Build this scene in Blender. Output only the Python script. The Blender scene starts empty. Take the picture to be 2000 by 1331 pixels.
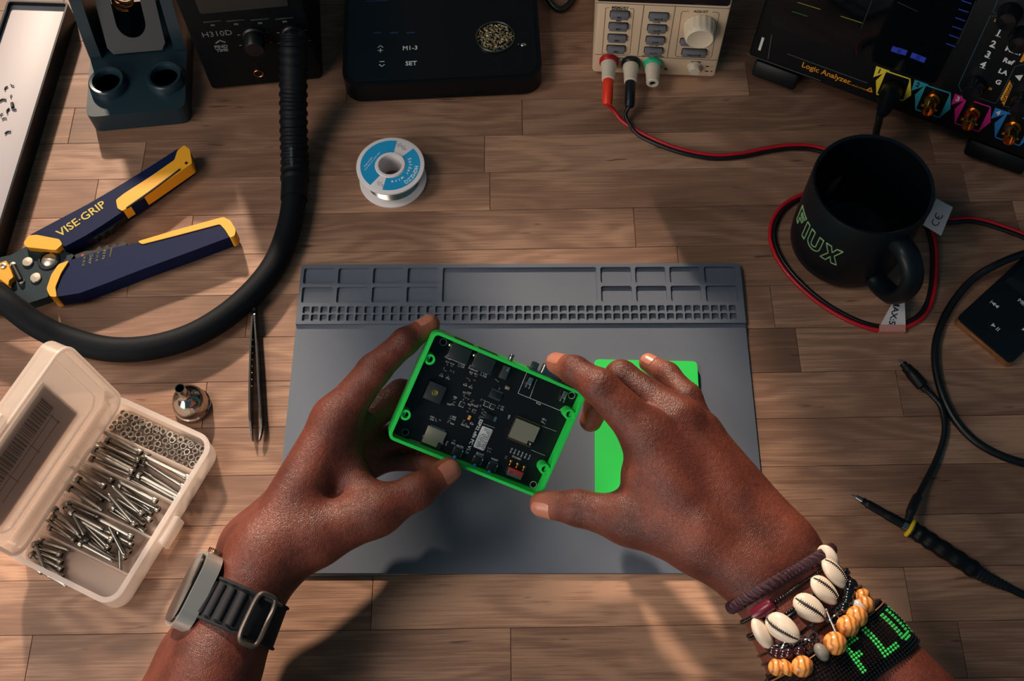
import bpy, bmesh, math, random
import numpy as np
from mathutils import Vector, Matrix

# ---------------------------------------------------------------- camera, light, exposure
S = bpy.context.scene
COL = S.collection
FPX, IW, IH = 2100.0, 2000.0, 1331.0
CAM = Vector((0.00513209, -0.3052157, 0.75099941))
CR = Vector((0.99990154, 0.00350428, -0.0135879))
CU = Vector((0.00276812, 0.90003186, 0.43581531))
CF = Vector((-0.01375676, 0.43581002, -0.89993354))
cam = bpy.data.cameras.new('camera'); camo = bpy.data.objects.new('camera', cam); COL.objects.link(camo)
cam.sensor_width = 36.0; cam.lens = FPX * 36.0 / IW; cam.clip_start = 0.02; cam.clip_end = 60
m = Matrix((CR, CU, -CF)).transposed().to_4x4(); m.translation = CAM
camo.matrix_world = m
S.camera = camo

w = bpy.data.worlds.new('world'); S.world = w; w.use_nodes = True
bg = w.node_tree.nodes['Background']
bg.inputs[0].default_value = (0.11, 0.24, 0.32, 1); bg.inputs[1].default_value = 0.30
sun = bpy.data.lights.new("sun", "SUN"); sun.energy = 4.6; sun.angle = math.radians(3.0); sun.color = (1.0, 0.80, 0.62)
suno = bpy.data.objects.new('sun', sun); COL.objects.link(suno)
SUN_EL = math.radians(32)
sd = Vector((0.33 * math.cos(SUN_EL), -0.944 * math.cos(SUN_EL), -math.sin(SUN_EL)))
suno.rotation_euler = sd.to_track_quat('-Z', 'Y').to_euler(); suno.location = (-0.6, 1.8, 1.6)
win = bpy.data.lights.new('window_light', 'AREA'); win.shape = 'RECTANGLE'; win.size = .7; win.size_y = .6; win.energy = 0.85; win.spread = math.radians(40); win.color = (1.0, .88, .77)
wino = bpy.data.objects.new('window_light', win); COL.objects.link(wino); wino.location = (-.95, -.15, 1.30)
wino.rotation_euler = (V_ := (Vector((-.16, -.13, 0)) - Vector(wino.location))).to_track_quat('-Z', 'Y').to_euler()
rm = bpy.data.lights.new('room_window_light', 'AREA'); rm.shape = 'RECTANGLE'; rm.size = 1.3; rm.size_y = 1.0; rm.energy = 20; rm.color = (1.0, .90, .80)
rmo = bpy.data.objects.new('room_window_light', rm); COL.objects.link(rmo); rmo.location = (-1.35, -1.45, .80)
rmo.rotation_euler = (Vector((0, .1, .05)) - Vector(rmo.location)).to_track_quat('-Z', 'Y').to_euler()
vs = S.view_settings
vs.view_transform = 'Standard'; vs.look = 'None'; vs.gamma = 1; vs.exposure = 0.15; vs.use_curve_mapping = False

# ---------------------------------------------------------------- helpers
random.seed(7)
rnd = random.Random(11)
V = Vector
def ray(px, py):
    return (CR * (px - IW / 2) - CU * (py - IH / 2) + CF * FPX).normalized()
def W(px, py, z=0.0):
    d = ray(px, py); return CAM + d * ((z - CAM.z) / d.z)
def WP(px, py, O, n):
    d = ray(px, py); return CAM + d * ((O - CAM).dot(n) / d.dot(n))
def lin(c):
    return tuple((x / 12.92 if x <= .04045 else ((x + .055) / 1.055) ** 2.4) for x in (v / 255.0 for v in c))

MATS = {}
def mat(name, c, rough=.5, metal=0., bump=0., bscale=800., spec=.5, coat=0., emit=0., var=0., vscale=60., sss=0., alpha=1.):
    if name in MATS: return MATS[name]
    m = bpy.data.materials.new(name); m.use_nodes = True; MATS[name] = m
    nt = m.node_tree; b = nt.nodes['Principled BSDF']
    col = (*lin(c), 1)
    b.inputs['Base Color'].default_value = col
    b.inputs['Roughness'].default_value = rough; b.inputs['Metallic'].default_value = metal
    b.inputs['Specular IOR Level'].default_value = spec; b.inputs['Coat Weight'].default_value = coat
    if emit: b.inputs['Emission Color'].default_value = col; b.inputs['Emission Strength'].default_value = emit
    if alpha < 1: b.inputs['Alpha'].default_value = alpha
    if bump or var:
        tc = nt.nodes.new('ShaderNodeTexCoord')
    if bump:
        n = nt.nodes.new('ShaderNodeTexNoise'); n.inputs['Scale'].default_value = bscale; n.inputs['Detail'].default_value = 3
        nt.links.new(tc.outputs['Object'], n.inputs['Vector'])
        bp = nt.nodes.new('ShaderNodeBump'); bp.inputs['Strength'].default_value = bump; bp.inputs['Distance'].default_value = .0004
        nt.links.new(n.outputs['Fac'], bp.inputs['Height']); nt.links.new(bp.outputs[0], b.inputs['Normal'])
    if var:
        n2 = nt.nodes.new('ShaderNodeTexNoise'); n2.inputs['Scale'].default_value = vscale; n2.inputs['Detail'].default_value = 4
        nt.links.new(tc.outputs['Object'], n2.inputs['Vector'])
        hs = nt.nodes.new('ShaderNodeMix'); hs.data_type = 'RGBA'
        hs.inputs['A'].default_value = tuple(x * (1 - var) for x in col[:3]) + (1,)
        hs.inputs['B'].default_value = tuple(min(1, x * (1 + var)) for x in col[:3]) + (1,)
        nt.links.new(n2.outputs['Fac'], hs.inputs['Factor']); nt.links.new(hs.outputs['Result'], b.inputs['Base Color'])
    return m

def tag(o, label=None, cat=None, group=None, kind=None):
    if label: o['label'] = label
    if cat: o['category'] = cat
    if group: o['group'] = group
    if kind: o['kind'] = kind
    return o
def root(name, label, cat, loc=(0, 0, 0), rot=None, group=None):
    o = bpy.data.objects.new(name, None); COL.objects.link(o); o.empty_display_size = .02
    M = (rot.to_4x4() if rot is not None else Matrix.Identity(4)); M.translation = V(loc)
    o.matrix_world = M; 
    return tag(o, label, cat, group)

class MB:
    """collects geometry for one mesh object"""
    def __init__(s, T=None): s.v = []; s.f = []; s.T = T
    def add(s, vs, fs, T=None):
        n = len(s.v)
        for p in vs:
            p = V(p)
            if T is not None: p = T @ p
            if s.T is not None: p = s.T @ p
            s.v.append(p)
        s.f += [tuple(i + n for i in f) for f in fs]; return s
    def bm(s, b, T=None):
        b.verts.index_update(); s.add([v.co.copy() for v in b.verts], [[v.index for v in f.verts] for f in b.faces], T); b.free(); return s
    def box(s, c, d, r=0., seg=2, T=None):
        b = bmesh.new(); bmesh.ops.create_cube(b, size=1.0)
        for v in b.verts: v.co = V((v.co.x * d[0] + c[0], v.co.y * d[1] + c[1], v.co.z * d[2] + c[2]))
        if r: bmesh.ops.bevel(b, geom=b.edges[:], offset=min(r, .49 * min(d)), segments=seg, profile=.5, affect='EDGES')
        return s.bm(b, T)
    def prism(s, poly, z0, z1, bev=0., seg=2, T=None, bottom=False):
        b = bmesh.new(); vs = [b.verts.new((p[0], p[1], z0)) for p in poly]; f = b.faces.new(vs)
        f.normal_update()
        r = bmesh.ops.extrude_face_region(b, geom=[f]); nv = [e for e in r['geom'] if isinstance(e, bmesh.types.BMVert)]
        for v in nv: v.co.z = z1
        bmesh.ops.recalc_face_normals(b, faces=b.faces[:])
        if bev:
            ed = [e for e in b.edges if (all(v.co.z == z1 for v in e.verts) or (bottom and all(v.co.z == z0 for v in e.verts)))]
            bmesh.ops.bevel(b, geom=ed, offset=bev, segments=seg, profile=.5, affect='EDGES', clamp_overlap=True)
        return s.bm(b, T)
    def lathe(s, prof, n=32, T=None, close=False, cap=True):
        vs = []; fs = []; k = len(prof)
        for i in range(n):
            a = 2 * math.pi * i / n
            for (r, z) in prof: vs.append((r * math.cos(a), r * math.sin(a), z))
        for i in range(n):
            j = (i + 1) % n
            for q in range(k - 1): fs.append((i * k + q, j * k + q, j * k + q + 1, i * k + q + 1))
            if close: fs.append((i * k + k - 1, j * k + k - 1, j * k, i * k))
        if not close and cap:
            if prof[0][0] > 1e-6: fs.append(tuple(i * k for i in range(n))[::-1])
            if prof[-1][0] > 1e-6: fs.append(tuple(i * k + k - 1 for i in range(n)))
        return s.add(vs, fs, T)
    def tube(s, pts, r, n=10, cap=True, sx=1., up=None, closed=False):
        pts = [V(p) for p in pts]; k = len(pts); rr = r if hasattr(r, '__len__') else [r] * k
        t = []
        for i in range(k):
            if closed: d = pts[(i + 1) % k] - pts[i - 1]
            else: d = pts[min(i + 1, k - 1)] - pts[max(i - 1, 0)]
            t.append(d.normalized() if d.length > 1e-9 else V((0, 0, 1)))
        u = up or V((0, 0, 1))
        if abs(t[0].dot(u)) > .98: u = V((1, 0, 0))
        vs = []; fs = []
        for i in range(k):
            if up is not None: u = up if abs(t[i].dot(up)) < .98 else u
            x = t[i].cross(u).normalized(); u2 = x.cross(t[i]).normalized()
            if up is None: u = u2
            for j in range(n):
                a = 2 * math.pi * j / n; vs.append(pts[i] + x * (math.cos(a) * rr[i] * sx) + u2 * (math.sin(a) * rr[i]))
        for i in range(k if closed else k - 1):
            i2 = (i + 1) % k
            for j in range(n):
                j2 = (j + 1) % n; fs.append((i * n + j, i * n + j2, i2 * n + j2, i2 * n + j))
        if cap and not closed: fs.append(tuple(range(n))[::-1]); fs.append(tuple((k - 1) * n + j for j in range(n)))
        return s.add(vs, fs)
    def ball(s, c, r, n=12, m=8, T=None, sq=(1, 1, 1)):
        prof = [(r * math.sin(math.pi * i / m), -r * math.cos(math.pi * i / m)) for i in range(m + 1)]
        prof[0] = (0, -r); prof[-1] = (0, r)
        vs = [(0, 0, -r)]; fs = []
        for i in range(1, m):
            for j in range(n):
                a = 2 * math.pi * j / n; vs.append((prof[i][0] * math.cos(a), prof[i][0] * math.sin(a), prof[i][1]))
        vs.append((0, 0, r)); L = len(vs) - 1
        for j in range(n):
            j2 = (j + 1) % n; fs.append((0, 1 + j2, 1 + j)); fs.append((L, L - n + j, L - n + j2))
            for i in range(m - 2): fs.append((1 + i * n + j, 1 + i * n + j2, 1 + (i + 1) * n + j2, 1 + (i + 1) * n + j))
        vs = [V((p[0] * sq[0] + c[0], p[1] * sq[1] + c[1], p[2] * sq[2] + c[2])) for p in vs]
        return s.add(vs, fs, T)
    def obj(s, name, ma, par=None, smooth=True, world=True, ang=40, label=None, kind=None):
        me = bpy.data.meshes.new(name)
        vs = s.v
        if par is not None and world:
            Mi = (par.parent.matrix_world @ par.matrix_basis if par.parent else par.matrix_world).inverted(); vs = [Mi @ p for p in vs]
        me.from_pydata([tuple(p) for p in vs], [], s.f); me.update()
        me.materials.append(ma)
        b = bmesh.new(); b.from_mesh(me); bmesh.ops.recalc_face_normals(b, faces=b.faces[:]); b.to_mesh(me); b.free()
        if smooth:
            me.shade_smooth(); me.set_sharp_from_angle(angle=math.radians(ang))
        o = bpy.data.objects.new(name, me); COL.objects.link(o)
        if par is not None: o.parent = par
        if label: o['label'] = label
        if kind: o['kind'] = kind
        return o

def catmull(pts, n=8, closed=False):
    P = [V(p) for p in pts]; out = []; k = len(P)
    for i in range(k if closed else k - 1):
        if closed: a, b, c, d = P[i - 1], P[i], P[(i + 1) % k], P[(i + 2) % k]
        else: a, b, c, d = P[max(i - 1, 0)], P[i], P[i + 1], P[min(i + 2, k - 1)]
        for j in range(n):
            t = j / n
            out.append(.5 * ((2 * b) + (c - a) * t + (2 * a - 5 * b + 4 * c - d) * t * t + (3 * b - 3 * c + d - a) * t ** 3))
    if not closed: out.append(P[-1])
    return out
def rrect(w, h, r, seg=4, cx=0, cy=0):
    o = []
    for (sx, sy, a0) in ((1, 1, 0), (-1, 1, 90), (-1, -1, 180), (1, -1, 270)):
        for i in range(seg + 1):
            a = math.radians(a0 + 90 * i / seg); o.append((cx + sx * (w / 2 - r) + r * math.cos(a), cy + sy * (h / 2 - r) + r * math.sin(a)))
    return o
def roundpoly(P, r, seg=3):
    out = []; n = len(P)
    for i in range(n):
        a, b, c = V(P[i - 1][:2]), V(P[i][:2]), V(P[(i + 1) % n][:2])
        u = (a - b); w_ = (c - b); q = min(r, u.length * .45, w_.length * .45); u = b + u.normalized() * q; w_ = b + w_.normalized() * q
        for j in range(seg + 1):
            t = j / seg; out.append(u * (1 - t) ** 2 + b * (2 * t * (1 - t)) + w_ * t * t)
    return out
_tx = {}
def text_bm(txt, size, ext=0., bold=0., res=2, align='CENTER'):
    """flat text as verts/faces, centred, reading along +x"""
    key = (txt, size, ext, bold, align)
    if key not in _tx:
        cu = bpy.data.curves.new('t', 'FONT'); cu.body = txt; cu.size = size; cu.extrude = ext; cu.offset = bold; cu.resolution_u = res
        cu.align_x = align; cu.align_y = 'CENTER'
        o = bpy.data.objects.new('t', cu); COL.objects.link(o)
        dg = bpy.context.evaluated_depsgraph_get(); me = bpy.data.meshes.new_from_object(o.evaluated_get(dg))
        _tx[key] = ([v.co.copy() for v in me.vertices], [tuple(p.vertices) for p in me.polygons])
        bpy.data.objects.remove(o); bpy.data.curves.remove(cu); bpy.data.meshes.remove(me)
    return _tx[key]
def frame(O, ex, ey):
    ex = V(ex).normalized(); ey = V(ey); ez = ex.cross(ey).normalized(); ey = ez.cross(ex)
    M = Matrix((ex, ey, ez)).transposed().to_4x4(); M.translation = V(O); return M
def Tr(x, y, z=0): return Matrix.Translation((x, y, z))
def Rz(a): return Matrix.Rotation(a, 4, 'Z')
def addtext(mb, txt, size, T, bold=0., ext=.00006, align='CENTER'):
    v, f = text_bm(txt, size, ext, bold, align=align); mb.add(v, f, T)
def strokes(mb, lines, wd, T, h=.00015):
    """flat poly-lines of width wd in the local xy plane"""
    for L in lines:
        for a, b in zip(L[:-1], L[1:]):
            a, b = V((a[0], a[1], 0)), V((b[0], b[1], 0)); d = (b - a)
            if d.length < 1e-9: continue
            d.normalize(); n = V((-d.y, d.x, 0)) * wd / 2; a = a - d * wd * .3; b = b + d * wd * .3
            mb.add([a - n, b - n, b + n, a + n, *[p + V((0, 0, h)) for p in (a - n, b - n, b + n, a + n)]],
                   [(3, 2, 1, 0), (4, 5, 6, 7), (0, 1, 5, 4), (1, 2, 6, 5), (2, 3, 7, 6), (3, 0, 4, 7)], T)
def ringpts(r, n=20, cx=0, cy=0): return [(cx + r * math.cos(2 * math.pi * i / n), cy + r * math.sin(2 * math.pi * i / n)) for i in range(n + 1)]
def copy_thing(src, loc=None, M=None, label=None, group=None):
    c = src.copy(); COL.objects.link(c)
    if M is not None: c.matrix_world = M
    elif loc is not None: c.location = loc
    if label: c['label'] = label
    if group: c['group'] = group
    for ch in [o for o in src.children]:
        d = ch.copy(); COL.objects.link(d); d.parent = c
    return c
# ---------------------------------------------------------------- workbench
def wood_mat():
    m = bpy.data.materials.new('butcher_block_wood'); m.use_nodes = True; nt = m.node_tree; b = nt.nodes['Principled BSDF']
    N = nt.nodes.new; L = nt.links.new
    tc = N('ShaderNodeTexCoord'); oi = N('ShaderNodeObjectInfo')
    ad = N('ShaderNodeVectorMath'); ad.operation = 'ADD'
    sc = N('ShaderNodeVectorMath'); sc.operation = 'SCALE'; sc.inputs[0].default_value = (13, 7, 3); L(oi.outputs['Random'], sc.inputs['Scale'])
    L(tc.outputs['Object'], ad.inputs[0]); L(sc.outputs[0], ad.inputs[1])
    def noise(scale, xyz, det=5, rough=.6, dist=0.):
        mp = N('ShaderNodeMapping'); mp.inputs['Scale'].default_value = xyz; L(ad.outputs[0], mp.inputs[0])
        n = N('ShaderNodeTexNoise'); n.inputs['Scale'].default_value = scale; n.inputs['Detail'].default_value = det; n.inputs['Roughness'].default_value = rough; n.inputs['Distortion'].default_value = dist
        L(mp.outputs[0], n.inputs['Vector']); return n
    fig = noise(5, (1, 4, 1), 2, .4, .25)        # cathedral figure
    wv = N('ShaderNodeMath'); wv.operation = 'MULTIPLY'; wv.inputs[1].default_value = 70; L(fig.outputs['Fac'], wv.inputs[0])
    sn = N('ShaderNodeMath'); sn.operation = 'SINE'; L(wv.outputs[0], sn.inputs[0])
    fine = noise(22, (1, 40, 1), 5, .6)         # fine grain streaks
    blot = noise(5, (1, 2.2, 1), 3, .5)
    fg = N('ShaderNodeMath'); fg.operation = 'MULTIPLY_ADD'; fg.inputs[1].default_value = .5; fg.inputs[2].default_value = .25; L(fine.outputs['Fac'], fg.inputs[0])
    r1 = N('ShaderNodeMath'); r1.operation = 'MULTIPLY_ADD'; r1.inputs[1].default_value = .045; L(sn.outputs[0], r1.inputs[0]); L(fg.outputs[0], r1.inputs[2])
    r2 = N('ShaderNodeMath'); r2.operation = 'MULTIPLY_ADD'; r2.inputs[1].default_value = .75; L(blot.outputs['Fac'], r2.inputs[0]); L(r1.outputs[0], r2.inputs[2])
    cr = N('ShaderNodeValToRGB'); e = cr.color_ramp.elements
    e[0].position = .45; e[0].color = (*lin((94, 66, 51)), 1); e[1].position = 1.3; e[1].color = (*lin((180, 139, 113)), 1)
    x = cr.color_ramp.elements.new(.86); x.color = (*lin((144, 107, 86)), 1); e[-1].position = 1.0
    L(r2.outputs[0], cr.inputs[0])
    # per-plank tint
    mr = N('ShaderNodeMapRange'); mr.inputs['To Min'].default_value = .74; mr.inputs['To Max'].default_value = 1.12; L(oi.outputs['Random'], mr.inputs[0])
    ml = N('ShaderNodeMix'); ml.data_type = 'RGBA'; ml.blend_type = 'MULTIPLY'; ml.inputs['Factor'].default_value = 1
    L(cr.outputs[0], ml.inputs['A']); L(mr.outputs[0], ml.inputs['B'])
    # dark mineral flecks and short checks
    fl = noise(26, (1, 9, 1), 2, .5); fr = N('ShaderNodeValToRGB'); fr.color_ramp.elements[0].position = .70; fr.color_ramp.elements[1].position = .76; L(fl.outputs['Fac'], fr.inputs[0])
    mk = N('ShaderNodeMix'); mk.data_type = 'RGBA'; mk.inputs['B'].default_value = (*lin((60, 40, 30)), 1)
    mf = N('ShaderNodeMath'); mf.operation = 'MULTIPLY'; mf.inputs[1].default_value = .7; L(fr.outputs[0], mf.inputs[0])
    L(mf.outputs[0], mk.inputs['Factor']); L(ml.outputs['Result'], mk.inputs['A']); L(mk.outputs['Result'], b.inputs['Base Color'])
    b.inputs['Roughness'].default_value = .5; b.inputs['Specular IOR Level'].default_value = .35
    bp = N('ShaderNodeBump'); bp.inputs['Strength'].default_value = .25; bp.inputs['Distance'].default_value = .0003; L(r1.outputs[0], bp.inputs['Height']); L(bp.outputs[0], b.inputs['Normal'])
    return m
M_wood = wood_mat()
SKEW = .016; PW = .0377
bench = root('workbench', 'butcher-block wooden workbench top of glued planks under everything', 'workbench', (0, 0, -.03))
MB().box((0, .10, -.0175), (1.30, .84, .020)).obj('core_board', mat('bench_core', (70, 52, 40), .7), bench, smooth=False)
seen = [(957, 375), (1240, 450), (1325, 510), (190, 367), (283, 298), (142, 235), (377, 430), (250, 560), (480, 643), (399, 793), (455, 955), (998, 1280), (1773, 1155), (1020, 230), (350, 980), (1560, 690), (1820, 480)]
joints = {}
for (px, py) in seen:
    p = W(px, py); k = math.floor((p.y - SKEW * p.x - .0276) / PW); joints.setdefault(k, []).append(p.x)
bm_ = {}
for k in range(-8, 13):
    js = sorted(joints.get(k, [])); r_ = random.Random(100 + k)
    if not js: js = [r_.uniform(-.3, .3)]
    x = js[0]
    while x > -.64: x -= r_.uniform(.22, .42); js.insert(0, x)
    x = js[-1]
    while x < .64: x += r_.uniform(.22, .42); js.append(x)
    out = [js[0]]
    for a in js[1:]:
        if a - out[-1] < .06: continue
        if a - out[-1] > .5: out.append((a + out[-1]) / 2)
        out.append(a)
    for a, b in zip(out[:-1], out[1:]):
        a = max(a, -.65); b = min(b, .65)
        if b - a < .01: continue
        mb = MB(); yc = .0276 + PW * (k + .5); cx = (a + b) / 2
        mb.box((0, 0, -.004 + r_.uniform(-.00006, 0)), (b - a - .0003, PW - .0003, .008), .00022, 1)
        o = mb.obj('plank', M_wood, bench, world=False, smooth=False)
        o.location = (cx, yc + SKEW * cx, .03); o.rotation_euler = (0, 0, SKEW)

# ---------------------------------------------------------------- silicone work mat
M_mat = mat('slate_silicone', (86, 93, 106), .55, bump=.15, bscale=2600, var=.05, vscale=14, spec=.4)
MW, MH = .35, .248
ZP, ZS = .0030, .0052             # pad and tray-strip heights
mat_ = root('soldering_mat', 'slate grey silicone soldering mat with parts trays along its far edge', 'mat', (0, 0, 0))
YS = W(1010, 632, ZS).y
def holed_slab(outer, holes, ztop, zbot_out, name, ma, par, edge=.0006):
    b = bmesh.new()
    def loop(P, z):
        vs = [b.verts.new((p[0], p[1], z)) for p in P]
        es = [b.edges.new((vs[i], vs[(i + 1) % len(vs)])) for i in range(len(vs))]
        return vs, es
    ov, oe = loop(outer, ztop); allE = list(oe); hl = []
    for (P, zb) in holes:
        hv, he = loop(P, ztop); allE += he; hl.append((hv, P, zb))
    bmesh.ops.triangle_fill(b, edges=allE, use_beauty=True)
    def wall(vs, P, z, shrink=0.):
        c = V((sum(p[0] for p in P) / len(P), sum(p[1] for p in P) / len(P)))
        lo = [b.verts.new((p[0] + (c.x - p[0]) * shrink, p[1] + (c.y - p[1]) * shrink, z)) for p in P]
        n = len(vs)
        for i in range(n): b.faces.new((vs[i], vs[(i + 1) % n], lo[(i + 1) % n], lo[i]))
        return lo
    wall(ov, outer, zbot_out)
    for hv, P, zb in hl:
        lo = wall(hv, P, zb, .02)
        if zb > zbot_out + 1e-6: b.faces.new(lo)
    mb = MB(); mb.bm(b); return mb.obj(name, ma, par, smooth=False)
pad = MB(); pad.prism(rrect(MW, MH, .004), 0, ZP, .0006, 2); pad.obj('pad', M_mat, mat_, smooth=False)
holes = []
def px_rect(x0, x1, y0, y1, rr=.0012):
    a = W(x0, y0, ZS); c = W(x1, y0, ZS); d = W((x0 + x1) / 2, y1, ZS)
    # straight rectangle on the mat: use mat coordinates (X from the far row, Y from both rows)
    return a.x, c.x, d.y, (a.y + c.y) / 2, rr
def hole(x0, x1, y0, y1, rr, zb): holes.append((rrect(x1 - x0, y1 - y0, rr, 2, (x0 + x1) / 2, (y0 + y1) / 2), zb))
yt1 = W(1000, 522.5, ZS).y; yt2 = W(1000, 553.5, ZS).y; yt3 = W(1000, 559.5, ZS).y; yt4 = W(1000, 590.5, ZS).y
pocket = [(593, 653), (660.5, 721), (728.6, 789), (796, 856.7), (1172.8, 1232.8), (1240.7, 1300), (1308, 1367), (1375.6, 1437)]
for (a, c) in pocket:
    xa, xc = W(a, 538, ZS).x, W(c, 538, ZS).x
    hole(xa, xc, yt2, yt1, .0016, .0022); hole(xa, xc, yt4, yt3, .0016, .0022)
hole(W(864.7, 538, ZS).x, W(1165.6, 538, ZS).x, yt4, yt1, .0016, .0022)
ya1, ya2, ya3, ya4 = (W(1000, q, ZS).y for q in (597.5, 610.8, 613.0, 626.2))
xs0, xs1 = W(590.5, 612, ZS).x, W(1442, 612, ZS).x; NS = 49; pt = (xs1 - xs0) / NS
for i in range(NS):
    xa = xs0 + i * pt
    hole(xa, xa + pt * .80, ya2, ya1, .0011, .0016); hole(xa, xa + pt * .80, ya4, ya3, .0011, .0016)
hs = MH / 2
so = []
for p in rrect(MW, hs * 2, .004, 4):
    if p[1] > 0: so.append(p)
so = so + [(-MW / 2, YS), (MW / 2, YS)]
holed_slab(so, holes, ZS, ZP - .0012, 'tray_strip', M_mat, mat_)

# ---------------------------------------------------------------- green lid lying on the mat
M_green = mat('green_printed_plastic', (38, 205, 84), .42, bump=.10, bscale=1500, spec=.45)
LZ = ZP
lp = [W(1161, 702, LZ + .005), W(1362, 706, LZ + .005), W(1163, 968, LZ + .005)]
lx = (lp[1] - lp[0]).normalized(); lw = (lp[1] - lp[0]).length; lh = .110
lid_c = lp[0] + lx * lw / 2 - V((-lx.y, lx.x, 0)) * lh / 2
lid = root('case_lid', 'flat bright green plastic lid lying on the mat under the right hand', 'lid', (lid_c.x, lid_c.y, LZ), Matrix((lx, V((-lx.y, lx.x, 0)), V((0, 0, 1)))).transposed())
hl = [(ringpts(.0026, 14, sx * (lw / 2 - .0085) * 1, sy * (lh / 2 - .0042))[:-1], .0032) for sx in (-.55, .55) for sy in (1, -1)]
b_o = holed_slab(rrect(lw, lh, .0035), hl, .005, 0.0003, 'lid_plate', M_green, None); b_o.parent = lid
bv = b_o.modifiers.new('bevel', 'BEVEL'); bv.width = .0008; bv.segments = 2; bv.limit_method = 'ANGLE'; bv.angle_limit = math.radians(50)

# ---------------------------------------------------------------- unseen back wall, added so its two window openings shape the sun patch
M_wall = mat('wall_paint', (150, 150, 146), .9); M_frame = mat('window_frame_paint', (190, 188, 182), .6)
YW = 1.20
def wallpiece(name, x0, x1, z0, z1):
    mb = MB(); mb.box(((x0 + x1) / 2, YW + .04, (z0 + z1) / 2), (x1 - x0, .08, z1 - z0)); return mb
wm = MB()
wins = [(-1.50, -.52, .38, 1.60), (-.47, -.215, .675, 1.60)]  # sills and jambs placed to block sun from the far middle and right
for (x0, x1, z0, z1) in ((-4.0, -1.50, -.76, 2.4), (-1.50, -.52, -.76, .38), (-1.50, -.52, 1.60, 2.2), (-.52, -.47, -.7, 2.2), (-.47, -.215, -.7, .675), (-.47, -.215, 1.60, 2.2), (-.215, 4.0, -.76, 2.4)):
    wm.box(((x0 + x1) / 2, YW + .04, (z0 + z1) / 2), (x1 - x0, .08, z1 - z0))
wl_ = wm.obj('wall_back', M_wall, smooth=False); wl_['kind'] = 'structure'
for i, (x0, x1, z0, z1) in enumerate(wins):
    wr_ = bpy.data.objects.new('window_%d' % (i + 1), None); COL.objects.link(wr_); wr_['kind'] = 'structure'
    for (a, b, c, d) in ((x0, x0 + .03, z0, z1), (x1 - .03, x1, z0, z1), (x0, x1, z0, z0 + .03), (x0, x1, z1 - .03, z1)):
        mb = MB(); mb.box(((a + b) / 2, YW + .04, (c + d) / 2), (b - a, .05, d - c)); mb.obj('window_frame', M_frame, wr_, smooth=False)

flo = MB(); flo.box((0, -1.2, -.785), (8.0, 4.96, .05)); fo = flo.obj('floor', mat('floor_grey', (96, 84, 74), .7), smooth=False); fo['kind'] = 'structure'
for sx in (-.6, .6):
    for sy in (-.27, .47):
        mb = MB(); mb.box((sx, sy, -.3925), (.06, .06, .735), .003); mb.obj('leg', MATS['bench_core'], bench)
# ---------------------------------------------------------------- green enclosure with the circuit board
CN = V((0.16360674, -0.55240663, 0.81736146)).normalized(); CO = V((-.0201, -.0445, .0998))
CX = V((.8981, -.2594, -.3551)); CX = (CX - CN * CX.dot(CN)).normalized(); CY = CN.cross(CX)
CM = Matrix((CX, CY, CN)).transposed()
CL, CWD = .110, .0765
case = root('electronics_case', 'open bright green plastic case with a black circuit board held in both hands', 'case', CO, CM)
CMW = case.matrix_world.copy(); CMI = CMW.inverted()
def cl(cx, cy, depth):
    """close-up pixel -> point in the case plane `depth` below the rim (case coordinates)"""
    px, py = 740 + cx / 3.698, 620 + cy / 3.698
    p = CMI @ WP(px, py, CO - CN * depth, CN); return V((p.x, p.y, 0))
WT, DEP, BZ = .0022, .021, -.0125        # wall, depth, board top
sh = MB()
def ring_walls(o, i, z0, z1):
    n = len(o); vs = [(p[0], p[1], z0) for p in o] + [(p[0], p[1], z1) for p in o] + [(p[0], p[1], z0) for p in i] + [(p[0], p[1], z1) for p in i]
    fs = []
    for k in range(n):
        j = (k + 1) % n
        fs += [(k, j, n + j, n + k), (2 * n + j, 2 * n + k, 3 * n + k, 3 * n + j), (n + k, n + j, 3 * n + j, 3 * n + k), (j, k, 2 * n + k, 2 * n + j)]
    return vs, fs
o_ = rrect(CL, CWD, .0045, 5); i_ = rrect(CL - 2 * WT, CWD - 2 * WT, .0025, 5)
sh.add(*ring_walls(o_, i_, -DEP, -.0004)); sh.prism(rrect(CL - .001, CWD - .001, .004, 5), -DEP, -DEP + .002)
shell = sh.obj('case_shell', M_green, case, world=False, ang=35)
rim = MB(); oo = rrect(CL - .0006, CWD - .0006, .0042, 5); ii = rrect(CL - 2 * WT + .0004, CWD - 2 * WT + .0004, .0027, 5)
rim.add(*ring_walls(oo, ii, -.0006, .0002)); rim.obj('rim_lip', M_green, shell, world=False, ang=35)
for (cx, cy, big) in ((345, 295, 0), (178, 700, 0), (1415, 718, 1), (1258, 1122, 1)):
    p = cl(cx, cy, .0015); p.x = max(-(CL / 2 - WT - .0030), min(CL / 2 - WT - .0030, p.x)); bo = MB(Tr(p.x, p.y)); r1, r0 = .0036, .0021
    bo.lathe([(r1, -DEP + .002), (r1, -.0012), (r1 - .0003, -.0009), (r0, -.0009), (r0, -.012), (0, -.012)], 24)
    sx = 1 if p.x > 0 else -1
    dx = CL / 2 - .001 - abs(p.x); bo.box((sx * dx / 2, 0, (-DEP - .0012) / 2), (max(dx, .001), .0035, DEP - .004))
    s = bo.obj('screw_boss', M_green, case, world=False)
    hb = MB(Tr(p.x, p.y)); hb.lathe([(r0 - .00005, -.0085), (0, -.0085)], 16); hb.obj('screw_hole', mat('hole_black', (6, 8, 8), .9), s, world=False)

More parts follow.
